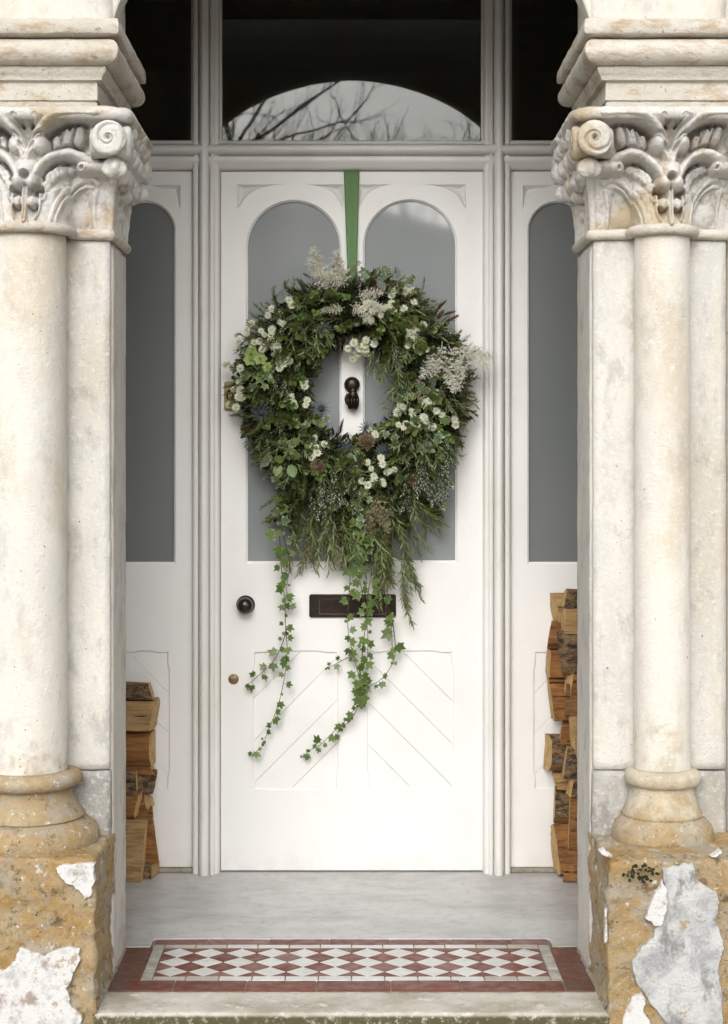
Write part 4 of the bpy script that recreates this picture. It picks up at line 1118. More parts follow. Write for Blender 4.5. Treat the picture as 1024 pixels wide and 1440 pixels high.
Rg = [(1, 795, 830, 854, 5.435, 0.055, .0, W_BRN, 'front', 'dark barked log, topmost of the right firewood stack', 0),
      (1, 781.5, 836, 876, 5.485, 0.085, .0, W_TAN, None, 'pale ended log just left of the topmost right log', 2),
      (1, 794, 854, 898, 5.435, 0.055, -.05, W_TAN, None, 'tan split log slanting under the topmost right log', 1),
      (1, 775, 875, 914, 5.485, 0.085, .0, W_OR, None, 'orange faced log with pale rounded end, upper right stack', 3),
      (1, 789, 893, 957, 5.435, 0.055, -.06, W_BRN, 'front', 'slanting bark covered log in the upper right stack', 1),
      (1, 773, 914, 954, 5.485, 0.085, .0, W_OR, None, 'pale ended orange log level with the panel top on the right', 0),
      (1, 802, 931, 982, 5.435, 0.055, -.02, W_OR, None, 'bright orange log end beside the right pier edge', 0),
      (1, 776, 954, 1016, 5.485, 0.085, -.03, W_OR, None, 'broad warm brown split log leaning in the middle of the right stack', 2),
      (1, 798, 965, 1012, 5.435, 0.055, -.04, W_BRN, None, 'dark narrow log behind the right pier, mid height', 1),
      (1, 791, 1016, 1057, 5.485, 0.085, -.02, W_OR, None, 'recessed orange log in the gap of the right stack', 3),
      (1, 806, 1009, 1076, 5.435, 0.055, -.03, W_TAN, None, 'tall pale log sliver against the right pier', 1),
      (1, 773, 1037.5, 1089, 5.485, 0.085, -.02, W_BRN, 'front', 'thick bark covered log jutting out left, lower right stack', 3),
      (1, 796, 1056, 1098, 5.435, 0.055, -.05, W_TAN, 'front', 'slanted grey barked log tucked behind the jutting right log', 2),
      (1, 783, 1088, 1111, 5.485, 0.085, .0, W_TAN, None, 'thin striped split log under the jutting right log', 0),
      (1, 782, 1110, 1162, 5.485, 0.085, .0, W_BRN, 'front', 'dark rough bark log, third from bottom on the right', 3),
      (1, 804, 1078, 1124, 5.435, 0.055, -.02, W_BRN, 'front', 'barked log peeping round the right pier, lower half', 2),
      (1, 782, 1162, 1235, 5.485, 0.085, .0, W_OR, None, 'large split log resting on marble, back row of right stack', 1),
      (1, 802, 1125, 1205, 5.435, 0.055, -.05, W_OR, None, 'long tan split log leaning near the foot of the right stack', 1),
      (1, 798, 1196, 1241, 5.435, 0.055, -.01, W_OR, None, 'lowest orange split log on marble beside the right pier', 2)]
for i, a in enumerate(Rg): log(*a[:10], GR, a[10], seed=i+40)

# ------------------------------------------------------------------ green ribbon
def WP(px, py, y): return Vector((X(px, DD+y), y, Z(py, DD+y)))
V = []; Fc = []; rows = 24; cols = 8
for i in range(rows+1):
    t = i/rows; py = 240.9+(455-240.9)*t
    l = 483.5+5.0*min(1, t*1.6); r = 505.5-3.5*min(1, t*1.6)
    for k in range(cols+1):
        u = k/cols; fold = 0.0042*abs(math.sin(u*math.pi*1.5+0.5))*(0.6+t*.6)+0.002*math.sin(u*9+t*3)*t+0.0012*noise.noise(Vector((u*3, t*6, 0)))
        p = WP(l+(r-l)*u, py, 0); V.append((p.x, -.006-fold-0.028*t**2, p.z))
for i in range(rows):
    for k in range(cols): a = i*(cols+1)+k; Fc.append((a, a+1, a+cols+2, a+cols+1))
rb = obj('ribbon', V, Fc, RIB)
md = rb.modifiers.new('thick', 'SOLIDIFY'); md.thickness = 0.0014; md.offset = 0
tag(rb, 'green fabric ribbon hanging from the door top down to the wreath', 'ribbon')

# ------------------------------------------------------------------ plant materials
def leaf_mat(name, a, b, rough=0.45, edge=None, dark=None, trans=0.25, spec=0.4):
    t = NT(name); oi = t.n('ShaderNodeObjectInfo')
    c = t.mix(oi.outputs['Random'], a, b)
    c = t.mix(t.smooth(t.noise(50, 3, 0.6), 0.35, 0.7, 0, 0.5), c, dark or tuple(x*0.5 for x in a))
    if edge:
        at = t.n('ShaderNodeAttribute'); at.attribute_name = 'edge'
        w = t.math('ADD', at.outputs['Fac'], t.math('MULTIPLY', t.math('SUBTRACT', t.noise(2.6, 4, 0.7), 0.5), 2.2))
        c = t.mix(t.smooth(w, 0.72, 1.0, 0, 0.9), c, edge)
    t.done(c, rough, Specular_IOR_Level=spec)
    tr = t.n('ShaderNodeBsdfTranslucent'); t.set(tr.inputs[0], c)
    mx = t.n('ShaderNodeMixShader'); mx.inputs[0].default_value = trans
    t.t.links.new(t.p.outputs[0], mx.inputs[1]); t.t.links.new(tr.outputs[0], mx.inputs[2]); t.t.links.new(mx.outputs[0], t.out.inputs[0])
    return t.m
L_ROS = leaf_mat('rosemary_green', (0.082, 0.108, 0.036), (0.215, 0.24, 0.09), 0.42)
L_WIL = leaf_mat('willow_grey_green', (0.21, 0.265, 0.115), (0.34, 0.39, 0.19), 0.45)
L_BRD = leaf_mat('dark_glossy_leaf', (0.036, 0.055, 0.015), (0.17, 0.20, 0.055), 0.33)
L_BRT = leaf_mat('fresh_green_leaf', (0.12, 0.20, 0.045), (0.23, 0.31, 0.09), 0.4)
L_TIP = leaf_mat('white_tipped_needle', (0.05, 0.085, 0.03), (0.09, 0.13, 0.05), 0.5, edge=(0.82, 0.82, 0.66))
L_IVY = leaf_mat('variegated_ivy', (0.10, 0.175, 0.042), (0.18, 0.26, 0.075), 0.38, edge=(0.46, 0.50, 0.26), dark=(0.045, 0.09, 0.024))
L_IVD = leaf_mat('plain_ivy', (0.075, 0.125, 0.028), (0.14, 0.20, 0.052), 0.33, edge=(0.22, 0.28, 0.09), dark=(0.03, 0.055, 0.014))
L_IVW = leaf_mat('cream_edged_ivy', (0.075, 0.135, 0.045), (0.11, 0.175, 0.065), 0.38, edge=(0.68, 0.68, 0.54))
L_FIL = leaf_mat('shade_dark_inner_leaf', (0.0162, 0.0206, 0.0064), (0.0325, 0.0353, 0.0110), 0.4)  # shade in the gaps between leaves is put into this near-black green
L_EUC = leaf_mat('eucalyptus_blue_green', (0.17, 0.21, 0.185), (0.24, 0.275, 0.235), 0.55)
L_RUS = leaf_mat('rusty_dried_leaf', (0.20, 0.085, 0.028), (0.12, 0.045, 0.022), 0.7)
L_PLM = leaf_mat('cream_plume', (0.84, 0.83, 0.75), (0.78, 0.75, 0.62), 0.8, trans=0.35, dark=(0.68, 0.66, 0.56))
L_PLB = leaf_mat('beige_plume', (0.44, 0.41, 0.24), (0.36, 0.32, 0.18), 0.8, trans=0.3)
L_FLW = leaf_mat('astrantia_white', (0.84, 0.84, 0.72), (0.76, 0.78, 0.58), 0.6, trans=0.3, edge=(0.62, 0.68, 0.42), dark=(0.72, 0.74, 0.56))
L_FLC = leaf_mat('astrantia_centre', (0.72, 0.71, 0.52), (0.60, 0.62, 0.38), 0.7, trans=0.2)
L_THI = leaf_mat('thistle_blue', (0.085, 0.105, 0.125), (0.13, 0.15, 0.165), 0.55)
L_HEL = leaf_mat('lime_green_petal', (0.36, 0.47, 0.13), (0.42, 0.54, 0.19), 0.5, trans=0.4)
L_MOS = leaf_mat('shade_dark_moss', (0.012, 0.016, 0.006), (0.02, 0.025, 0.010), 0.9, trans=0.0, spec=0.1)  # moss colour darkened to paint in the shade deep inside the wreath
L_DWG = leaf_mat('olive_willow', (0.14, 0.175, 0.062), (0.26, 0.29, 0.125), 0.45)
L_STM = leaf_mat('brown_stem', (0.10, 0.06, 0.03), (0.075, 0.05, 0.022), 0.7, trans=0.0)
CONE = simple('pine_cone_scale', (0.085, 0.052, 0.03), (0.20, 0.13, 0.075), 90, 0.6, 0.3)

class LB:
    """leaf batch: collects vertices, faces and the variegation attribute"""
    def __init__(s): s.V = []; s.F = []; s.E = []
    def strip(s, p, d, nrm, L, w, bend=0.0, segs=3, shape='lance', fold=0.0, e=None, curl=0.0):
        d = Vector(d).normalized(); nrm = Vector(nrm); nrm = (nrm-d*nrm.dot(d)).normalized(); sd = d.cross(nrm)
        p = Vector(p); b0 = len(s.V); step = L/segs
        for i in range(segs+1):
            t = i/segs
            if shape == 'lance': k = (math.sin(math.pi*min(1, 0.08+t*0.92)))**0.7*(1-0.25*t)
            elif shape == 'oval': k = math.sin(math.pi*min(.985, 0.05+t*0.93))**0.6
            elif shape == 'needle': k = 1.0 if t < 0.8 else 0.35
            else: k = 1-t*0.9
            hw = max(w*0.5*k, w*0.04)
            ev = (e(t) if e else 0.0)
            if fold:
                s.V += [p+sd*hw+nrm*hw*fold, p.copy(), p-sd*hw+nrm*hw*fold]; s.E += [ev if not callable(fold) else 0, ev*0.3 if shape == 'oval' else ev, ev]
            else:
                s.V += [p+sd*hw, p-sd*hw]; s.E += [ev, ev]
            p = p+d*step
            rot = Matrix.Rotation(bend/segs, 3, sd); d = rot @ d; nrm = rot @ nrm
            if curl: rot = Matrix.Rotation(curl/segs, 3, nrm); d = rot @ d; sd = rot @ sd
        c = 3 if fold else 2
        for i in range(segs):
            for k in range(c-1): a = b0+i*c+k; s.F.append((a, a+1, a+c+1, a+c))
    def tube(s, pts, r, n=4):
        V, Fq = tube_data(pts, r, n, False); b = len(s.V); s.V += V; s.E += [0.0]*len(V); s.F += [tuple(x+b for x in f) for f in Fq]
    def blob(s, c, r, n=6, m=4, sq=1.0):
        b = len(s.V); c = Vector(c)
        for i in range(m+1):
            th = math.pi*i/m
            for j in range(n): a = 2*math.pi*j/n; s.V.append(c+Vector((r*math.sin(th)*math.cos(a), r*math.sin(th)*math.sin(a), r*sq*math.cos(th)))); s.E.append(0.0)
        for i in range(m):
            for j in range(n): p = b+i*n+j; q = b+i*n+(j+1) % n; s.F.append((p, p+n, q+n, q))
    def mesh(s, name, mat):
        m = mesh(name, s.V, s.F, True, s.E); m.materials.append(mat); return m
rnd = random.Random(11)
U = rnd.uniform
def bentstem(L, sag, n=8):
    a = U(0, 6.28); return [Vector((math.cos(a)*sag*(i/n)**2*L, math.sin(a)*sag*(i/n)**2*L, L*i/n)) for i in range(n+1)]
def at(st, t):
    k = t*(len(st)-1); i = min(int(k), len(st)-2); f = k-i; return st[i].lerp(st[i+1], f), (st[i+1]-st[i]).normalized()
def sprig(name, mat, L, n, ll, lw, ang, sag=0.15, bend=0.4, shape='lance', segs=3, fold=0.0, stem=0.0011, t0=0.12, e=None, flat=False, taper=0.4):
    lb = LB(); st = bentstem(L, sag); lb.tube(st, [stem*(1-0.7*i/8) for i in range(9)], 4)
    for i in range(n):
        t = t0+(1-t0)*(i+U(-.3, .3))/n; t = max(0, min(1, t)); p, d = at(st, t)
        az = i*2.4+U(-.4, .4) if not flat else (0 if i % 2 else math.pi)+U(-.5, .5)
        u = d.orthogonal().normalized(); u = Matrix.Rotation(az, 3, d) @ u
        an = R(ang+U(-14, 14))*(1-0.45*t)
        ld = d*math.cos(an)+u*math.sin(an)
        lb.strip(p, ld, (d*math.sin(an)-u*math.cos(an))*-1, ll*U(.7, 1.15)*(1-taper*t), lw*U(.8, 1.15), bend*U(.3, 1.4), segs, shape, fold, e, U(-.4, .4))
    return lb.mesh(name, mat)
VAR = 5
M_ROS = [sprig('rosemary_sprig', L_ROS, U(.09, .12), 40, .030, .0046, 52, .25, .35, 'needle', 2) for _ in range(VAR)]
M_WIL = [sprig('willow_sprig', L_WIL, U(.10, .13), 17, .062, .0066, 40, .4, 0.8, 'lance', 4) for _ in range(VAR)]
M_DWL = [sprig('dark_willow_sprig', L_ROS, U(.10, .13), 20, .050, .0070, 44, .3, 0.6, 'lance', 4) for _ in range(VAR)]
M_HWL = [sprig('dark_willow_sprig', L_DWG, U(.13, .16), 30, .052, .0062, 40, .3, 0.7, 'lance', 4) for _ in range(VAR)]
M_BRD = [sprig('evergreen_sprig', L_BRD, U(.07, .10), 17, .034, .0175, 58, .25, .5, 'oval', 4, 0.25) for _ in range(VAR)]
M_BRT = [sprig('fresh_leaf_sprig', L_BRT, U(.06, .08), 12, .028, .0145, 58, .25, .5, 'oval', 4, 0.25) for _ in range(VAR)]
M_TIP = [sprig('white_tipped_sprig', L_TIP, U(.08, .11), 36, .030, .0046, 38, .2, .3, 'needle', 3, e=lambda t: 1.0 if t > 0.45 else 0.0) for _ in range(VAR)]
M_RUS = [sprig('rusty_sprig', L_RUS, U(.06, .08), 50, .026, .0042, 55, .2, .3, 'needle', 2) for _ in range(2)]
def plume(name, mat, L, n, wid, puff):
    lb = LB(); st = bentstem(L, .3); lb.tube(st, [.0011*(1-.7*i/8) for i in range(9)], 4)
    for i in range(n):
        t = .12+.88*i/n; p, d = at(st, t); u = Matrix.Rotation(i*2.4, 3, d) @ d.orthogonal().normalized()
        an = R(U(40, 62)); bd = (d*math.cos(an)+u*math.sin(an)).normalized(); bl = wid*(1-.75*t)*U(.7, 1.2)
        bp = [p+bd*bl*k/4+Vector((0, 0, -.15*bl*(k/4)**2)) for k in range(5)]
        lb.tube(bp, [.0006, .0005, .0005, .0004, .0003], 3)
        m = max(6, int(bl*620))
        for k in range(m):
            q, qd = at(bp, U(.15, 1)); r = Vector((U(-1, 1), U(-1, 1), U(-1, 1))).normalized(); r = (r+qd*.7).normalized()
            lb.strip(q, r, Vector((U(-1, 1), U(-1, 1), U(-1, 1))), puff*U(.5, 1.3), puff*.34, .3, 1, 'x')
    return lb.mesh(name, mat)
M_PLM = [plume('astilbe_plume', L_PLM, .13, 44, .052, .0085) for _ in range(3)]
M_PLB = [plume('astilbe_plume', L_PLB, .13, 34, .042, .0085) for _ in range(2)]
def flower(name):
    lb = LB()
    for ring, (n, L, w, up) in enumerate(((13, .0142, .0052, .35), (11, .0125, .0045, .75))):
        for i in range(n):
            a = 2*math.pi*i/n+U(-.08, .08)+ring*.2; d = Vector((math.cos(a), math.sin(a), up+U(-.12, .12)))
            lb.strip(Vector((math.cos(a), math.sin(a), 0))*.002, d, Vector((0, 0, 1)), L*U(.88, 1.08), w, -.35, 3, 'lance', .25, lambda t: 0.9 if t > .9 else 0.0)
    m0 = len(lb.V)
    for i in range(30):
        t = i/30; r = .0062*math.sqrt(t); a = i*2.4; h = .0075-.0035*t
        lb.tube([(0, 0, .001), (r*math.cos(a)*.8, r*math.sin(a)*.8, h*.7), (r*math.cos(a), r*math.sin(a), h)], [.0003]*3, 3)
        lb.blob((r*math.cos(a), r*math.sin(a), h+.0006), .00105, 5, 3)
    return lb.mesh(name, L_FLW)
M_FLW = [flower('astrantia_flower') for _ in range(4)]
def ivy_leaf(name, mat, lobes=5, var=0.0):
    """five-pointed ivy leaf in local XY, stalk at the origin, tip towards +Y, face +Z"""
    tips = [(0, 1.0), (58, .80), (118, .60), (-118, .60), (-58, .80)]
    out = []
    order = [(-150, .30), (-118, .62), (-88, .50), (-57, .86), (-28, .56), (0, 1.08), (28, .56), (57, .86), (88, .50), (118, .62), (150, .30)]
    V = [(0, 0.36, 0)]; E = [0.0]
    rng = []
    for (a, r) in order:
        r = r*U(.92, 1.08); a = R(a+U(-4, 4)); rng.append((math.sin(a)*r*.72, .36+math.cos(a)*r*.64))
    n = len(rng)
    for (x, y) in rng: V.append((x*.55, .36+(y-.36)*.55, .05*abs(x))); E.append(0.25)
    for (x, y) in rng: V.append((x, y, -.10*(x*x+(y-.36)**2)+.06*U(-1, 1)+.10*abs(x))); E.append(1.0)
    Fq = []
    for i in range(n-1): Fq += [(0, 1+i+1, 1+i), (1+i, 1+i+1, 1+n+i+1, 1+n+i)]
    V.append((0, 0, -.02)); E.append(.3); k = len(V)-1
    Fq += [(0, 1, k), (k, n, 0), (1, 1+n, k), (n, k, 2*n)]
    m = mesh(name, V, Fq, True, E); m.materials.append(mat); return m
M_IVY = [ivy_leaf('ivy_leaf', L_IVY) for _ in range(4)]
M_IVD = [ivy_leaf('ivy_leaf', L_IVD) for _ in range(4)]
M_IVW = [ivy_leaf('ivy_leaf', L_IVW) for _ in range(4)]
def thistle():
    lb = LB()
    for ring in range(3):
        for i in range(13):
            a = 2*math.pi*i/13+ring*.16; up = (.05, .45, 1.0)[ring]; d = Vector((math.cos(a), math.sin(a), up+U(-.1, .1)))
            lb.strip(Vector((math.cos(a), math.sin(a), 0))*.004, d, Vector((0, 0, 1)), (.038, .030, .017)[ring]*U(.85, 1.15), .0042, -.3, 3, 'x', .3)
            if ring < 2:
                for k in range(3):
                    q = Vector((math.cos(a), math.sin(a), 0))*(.010+.008*k)+Vector((0, 0, up*(.006+.008*k))); sd = Vector((-math.sin(a), math.cos(a), 0))*(1 if k % 2 else -1)
                    lb.strip(q, d+sd*1.3, Vector((0, 0, 1)), .009, .0016, 0, 1, 'x')
    for i in range(60):
        t = (i+.5)/60; r = .0085*math.sin(math.pi*.5*min(1, t*1.15)); a = i*2.4; z = .021-.017*t
        lb.strip((r*math.cos(a)*.7, r*math.sin(a)*.7, z), (math.cos(a), math.sin(a), .9), Vector((0, 0, 1)), .006, .0016, 0, 1, 'x')
    lb.blob((0, 0, .010), .008, 8, 6, 1.3)
    return lb.mesh('thistle', L_THI)
M_THI = thistle()
def pinecone():
    lb = LB()
    N = 62
    for i in range(N):
        t = i/N; a = i*2.39996; r = .021*math.sqrt(max(.02, 1-(t*1.02)**1.6)); z = -.004+.026*t
        d = Vector((math.cos(a), math.sin(a), .35+1.5*t)); L = .013*(1-.55*t)
        base = Vector((math.cos(a)*r*.45, math.sin(a)*r*.45, z))
        lb.strip(base, d, Vector((-math.cos(a)*.3, -math.sin(a)*.3, 1)), L*1.2, .0115*(1-.5*t), -.5, 3, 'oval', .35)
    lb.blob((0, 0, .006), .011, 10, 6, 1.4)
    m = lb.mesh('pine_cone', CONE); return m
M_CONE = pinecone()
def hellebore():
    lb = LB()
    for i in range(6):
        a = i*2*math.pi/6; d = Vector((math.cos(a), math.sin(a), .25)); lb.strip((0, 0, 0), d, (0, 0, 1), .026, .022, -.5, 4, 'oval', .2)
    for i in range(14):
        a = i*2.4; lb.tube([(0, 0, 0), (.005*math.cos(a), .005*math.sin(a), .009)], [.0005, .0006], 3)
    return lb.mesh('lime_flower', L_HEL)
M_HEL = hellebore()
def round_leaf(mat, name, L=.042, w=.034):
    lb = LB(); lb.strip((0, 0, 0), (0, 1, 0), (0, 0, 1), L, w, .25, 8, 'oval', .18); lb.tube([(0, -.012, -.004), (0, 0, 0), (0, L*.9, 0.0)], [.0009, .0008, .0003], 4); return lb.mesh(name, mat)
M_RND = round_leaf(L_BRT, 'round_leaf'); M_EUC = round_leaf(L_EUC, 'eucalyptus_leaf', .045, .036)

# ------------------------------------------------------------------ wreath
WC = WP(496, 549, -.06); RM = 112*5.5/F
WR = empty('wreath', (WC.x, -.03, WC.z-RM), 'round evergreen wreath with white flowers, ivy trails and pine cones hanging on the white door', 'wreath')
def frame(d, nrm):
    z = Vector(d).normalized(); y = Vector(nrm); y = (y-z*y.dot(z))
    if y.length < 1e-4: y = z.orthogonal()
    y.normalize(); x = y.cross(z); return Matrix((x, y, z)).transposed()
def place(name, m, p, rot, sc, parent=None, label=None):
    M = Matrix.Translation(p) @ rot.to_4x4() @ Matrix.Diagonal((sc, sc, sc, 1))
    o = link(name, m, None, parent or WR, M)
    if label: o['label'] = label
    return o
def surf(px, py, lift=0.0):
    """point on the wreath's outer surface at a photo position"""
    p = WP(px, py, -.12); d = math.hypot(p.x-WC.x, p.z-WC.z); k = (d-RM)/.145
    y = -.035-.095*math.sqrt(max(0.02, 1-k*k))-lift
    if py > 690: y = min(y, -.055-lift) if py < 800 else -.03-lift
    return WP(px, py, y)
# moss core
V = []; Fc = []; n1, n2 = 140, 26
for i in range(n1):
    th = 2*math.pi*i/n1
    for j in range(n2):
        ph = 2*math.pi*j/n2; er = Vector((math.cos(th), 0, math.sin(th)))
        nn = er*math.cos(ph)+Vector((0, -1, 0))*math.sin(ph)
        r = .074*(1+.22*noise.fractal((WC+er*RM+nn*.06)*22, 1, 2, 3))
        q = WC+er*RM+Vector((nn.x*r*1.12, nn.y*r*.85, nn.z*r*1.12)); V.append((q.x, min(q.y, -.003), q.z))
for i in range(n1):
    for j in range(n2): a = i*n2+j; b = i*n2+(j+1) % n2; c = ((i+1) % n1)*n2; Fc.append((a, b, c+(j+1) % n2, c+j))
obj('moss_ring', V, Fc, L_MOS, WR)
def ring_pt(th, ph, r=.085):
    er = Vector((math.cos(th), 0, math.sin(th))); nn = er*math.sin(ph)+Vector((0, -1, 0))*math.cos(ph)
    p = WC+er*RM+Vector((nn.x*r, nn.y*r*.72, nn.z*r)); return p, nn, er
def scatter(name, meshes, count, r=.06, flow=.6, outw=.6, down=.25, sc=(.8, 1.15), rnd_=.45, phs=(-1.5, 1.7), thr=None):
    k = 0; tries = 0
    while k < count and tries < count*30:
        tries += 1
        th = U(0, 2*math.pi) if not thr else U(*thr); ph = U(*phs)
        p, nn, er = ring_pt(th, ph, r*U(.7, 1.1))
        tg = Vector((-math.sin(th), 0, math.cos(th))); tg = tg if tg.z < 0 else -tg
        d = (nn*outw+tg*flow+Vector((0, -.1, -down))+er*.25+Vector((U(-1, 1), U(-1, 1), U(-1, 1)))*rnd_).normalized()
        s = U(*sc); L = .115*s; tip = p+d*L
        if math.hypot((tip.x-WC.x)*1.08, tip.z-WC.z) < .112 or tip.y > -.008: continue
        far = math.hypot(tip.x-WC.x, tip.z-WC.z)
        if far > .392+.018*U(-1, 1): continue
        place(name, rnd.choice(meshes), p, frame(d, nn), s); k += 1
scatter('evergreen_sprig', M_BRD, 120, .055, .4, .9, .1)
scatter('evergreen_sprig', M_BRD, 50, .075, .3, 1.0, .1, (.7, 1.0), .35, (1.0, 1.9))
scatter('rosemary_sprig', M_ROS, 40, .080, .4, 1.0, .1, (.6, .9), .35, (1.0, 1.9))
scatter('willow_sprig', M_WIL, 24, .085, .6, .8, .2, (.5, .75), .35, (.6, 1.7))
scatter('rosemary_sprig', M_ROS, 150, .060, .6, .6, .2)
scatter('dark_willow_sprig', M_DWL+M_HWL, 110, .062, .7, .5, .3, (.65, .95))
scatter('fresh_leaf_sprig', M_BRT, 105, .090, .4, .8, .2, (.7, 1.0))
scatter('willow_sprig', M_WIL, 100, .092, .8, .5, .4, (.6, .9))
scatter('white_tipped_sprig', M_TIP, 46, .088, .7, .5, .3, (.7, .95))
for k in range(70):
    th = U(-.9, 4.0); p, nn, er = ring_pt(th, U(.9, 1.5), .085)
    d = (er+Vector((U(-.6, .6), U(-.5, .1), U(-.6, .4)))).normalized()
    place(rnd.choice(('rosemary_sprig',)), rnd.choice(M_ROS+M_DWL), p, frame(d, Vector((0, -1, 0))), U(.42, .72))
# fine filler, too much to count
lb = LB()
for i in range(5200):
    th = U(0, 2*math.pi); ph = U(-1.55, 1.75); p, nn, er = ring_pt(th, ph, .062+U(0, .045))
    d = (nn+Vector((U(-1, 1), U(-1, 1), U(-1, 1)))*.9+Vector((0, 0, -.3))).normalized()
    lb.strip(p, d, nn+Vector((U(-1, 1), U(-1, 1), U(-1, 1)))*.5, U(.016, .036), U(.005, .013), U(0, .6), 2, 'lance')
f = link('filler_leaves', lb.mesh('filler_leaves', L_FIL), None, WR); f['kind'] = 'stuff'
# placed features (photo positions)
def aimed(name, meshes, px, py, ang, sc, lift=.0, tilt=.35, label=None):
    if name == 'dark_willow_sprig': px, py = 496+(px-496)*.88, 549+(py-549)*.88
    p = surf(px, py, lift-.02); a = R(ang); d = Vector((math.cos(a), -tilt, math.sin(a)))
    return place(name, rnd.choice(meshes), p, frame(d, Vector((U(-.3, .3), -1, U(-.3, .3)))), sc, None, label)
for px, py, an in ((352, 440, 150), (360, 432, 130), (375, 415, 110), (385, 408, 95), (397, 410, 75), (345, 560, 175), (338, 552, 170), (335, 515, 165), (334, 520, 200), (655, 500, 25), (650, 490, 40), (652, 505, 10), (655, 520, -10), (645, 480, 55), (650, 575, 0), (655, 585, -20), (600, 405, 60), (560, 395, 70), (520, 392, 80), (490, 385, 95), (480, 392, 100), (350, 590, 190), (340, 600, 205)):
    aimed('dark_willow_sprig', M_DWL+M_HWL, px, py, an, U(.42, .62), 0, .1)
for px, py, an, s in ((438, 440, -90, .95), (430, 445, -105, .85), (448, 442, -70, .9), (440, 455, -95, .8), (545, 500, -100, 1.0), (555, 505, -80, 1.0), (535, 495, -110, .9), (560, 520, -75, .9), (570, 520, -95, .9), (548, 540, -85, .8), (590, 600, -95, .95), (600, 595, -80, .9), (580, 600, -110, .8), (595, 620, -85, .8), (395, 600, -60, .7), (560, 550, -70, .8)):
    aimed('willow_sprig', M_WIL, px, py, an, s*.9, .022, .35)
    aimed('willow_sprig', M_WIL, px+U(-14, 14), py+U(-10, 14), an+U(-25, 25), s*U(.7, .95), .03, .45)
for px, py, an, s in ((455, 655, -90, 1), (465, 662, -80, 1), (450, 668, -100, 1), (475, 668, -85, .9), (600, 650, -80, 1), (615, 648, -70, 1), (590, 655, -95, 1), (610, 665, -75, .9), (620, 620, -70, .9), (560, 485, -95, .8), (565, 495, -85, .8), (575, 665, -95, .9), (395, 530, -80, .7)):
    aimed('white_tipped_sprig', M_TIP, px, py, an, s, .022, .3)
    aimed('white_tipped_sprig', M_TIP, px+U(-12, 12), py+U(-8, 16), an+U(-20, 20), s*U(.8, 1), .03, .35)
for px, py, an, s, q in ((462, 405, 120, 1.05, 0), (470, 408, 140, 1.0, 0), (485, 405, 110, .95, 0), (490, 400, 165, .9, 0), (478, 398, 95, .8, 0), (500, 418, 10, .7, 1), (492, 428, -30, .75, 1), (505, 425, -10, .7, 1), (485, 432, 200, .6, 1),
                         (630, 485, -60, 1.0, 1), (640, 488, -25, 1.0, 1), (622, 480, -95, 1.0, 1), (625, 500, -80, 1.0, 1), (645, 495, 0, .9, 1), (612, 495, -115, .8, 1), (640, 500, -75, .9, 1)):
    aimed('astilbe_plume', M_PLM, px, py, an, s, .036, .2)
for px, py, an, s in ((530, 690, -80, 1.1), (535, 700, -95, 1.1), (525, 705, -100, 1.0), (540, 710, -75, .9), (455, 720, -80, 1.0), (460, 740, -60, 1.1), (445, 745, -100, 1.0), (470, 745, -85, 1.0), (480, 400, 60, .7), (590, 525, -95, .8), (625, 520, -90, .9)):
    aimed('astilbe_plume', M_PLB, px, py, an, s, .018, .2, 'beige dried plume')
for px, py, an in ((530, 408, 60), (536, 412, 30), (525, 415, 100), (612, 440, 60), (620, 445, 30), (625, 452, 10), (615, 450, 45), (405, 585, 60), (362, 608, 160), (478, 612, 90), (575, 665, -60), (395, 590, 100)):
    aimed('rusty_sprig', M_RUS, px, py, an, U(.55, .75), .02, .4)
# hanging mass below the ring
def hang(name, meshes, n, x0, x1, y0, y1, sc, spread=14, lift=0.0):
    for i in range(n):
        px, py = U(x0, x1), U(y0, y1); p = WP(px, py, U(-.085, -.03)-lift); a = R(-90+U(-spread, spread)+(px-(x0+x1)/2)*.25)
        place(name, rnd.choice(meshes), p, frame(Vector((math.cos(a), U(-.2, .12), math.sin(a))), Vector((U(-.4, .4), -1, 0))), U(*sc))
hang('evergreen_sprig', M_BRD, 40, 395, 600, 655, 710, (.8, 1.1), 35)
hang('rosemary_sprig', M_ROS, 26, 395, 600, 665, 725, (.8, 1.1), 32)
hang('dark_willow_sprig', M_HWL, 24, 425, 585, 680, 745, (.9, 1.2), 20)
hang('dark_willow_sprig', M_HWL, 15, 528, 575, 730, 800, (.9, 1.15), 14)
hang('rosemary_sprig', M_ROS, 8, 480, 560, 700, 770, (.8, 1.0), 20)
hang('willow_sprig', M_WIL, 26, 405, 590, 670, 760, (.7, 1.0), 28, .02)
hang('evergreen_sprig', M_BRD, 16, 470, 525, 690, 770, (.7, .9), 20)
hang('dark_willow_sprig', M_HWL, 22, 410, 485, 690, 750, (.6, .9), 32, .01)
hang('white_tipped_sprig', M_TIP, 10, 435, 490, 670, 720, (.8, 1.0), 25, .03)
hang('white_tipped_sprig', M_TIP, 8, 580, 630, 650, 690, (.8, 1.0), 25, .02)
hang('dark_willow_sprig', M_HWL, 4, 562, 578, 790, 830, (.7, .95), 10)
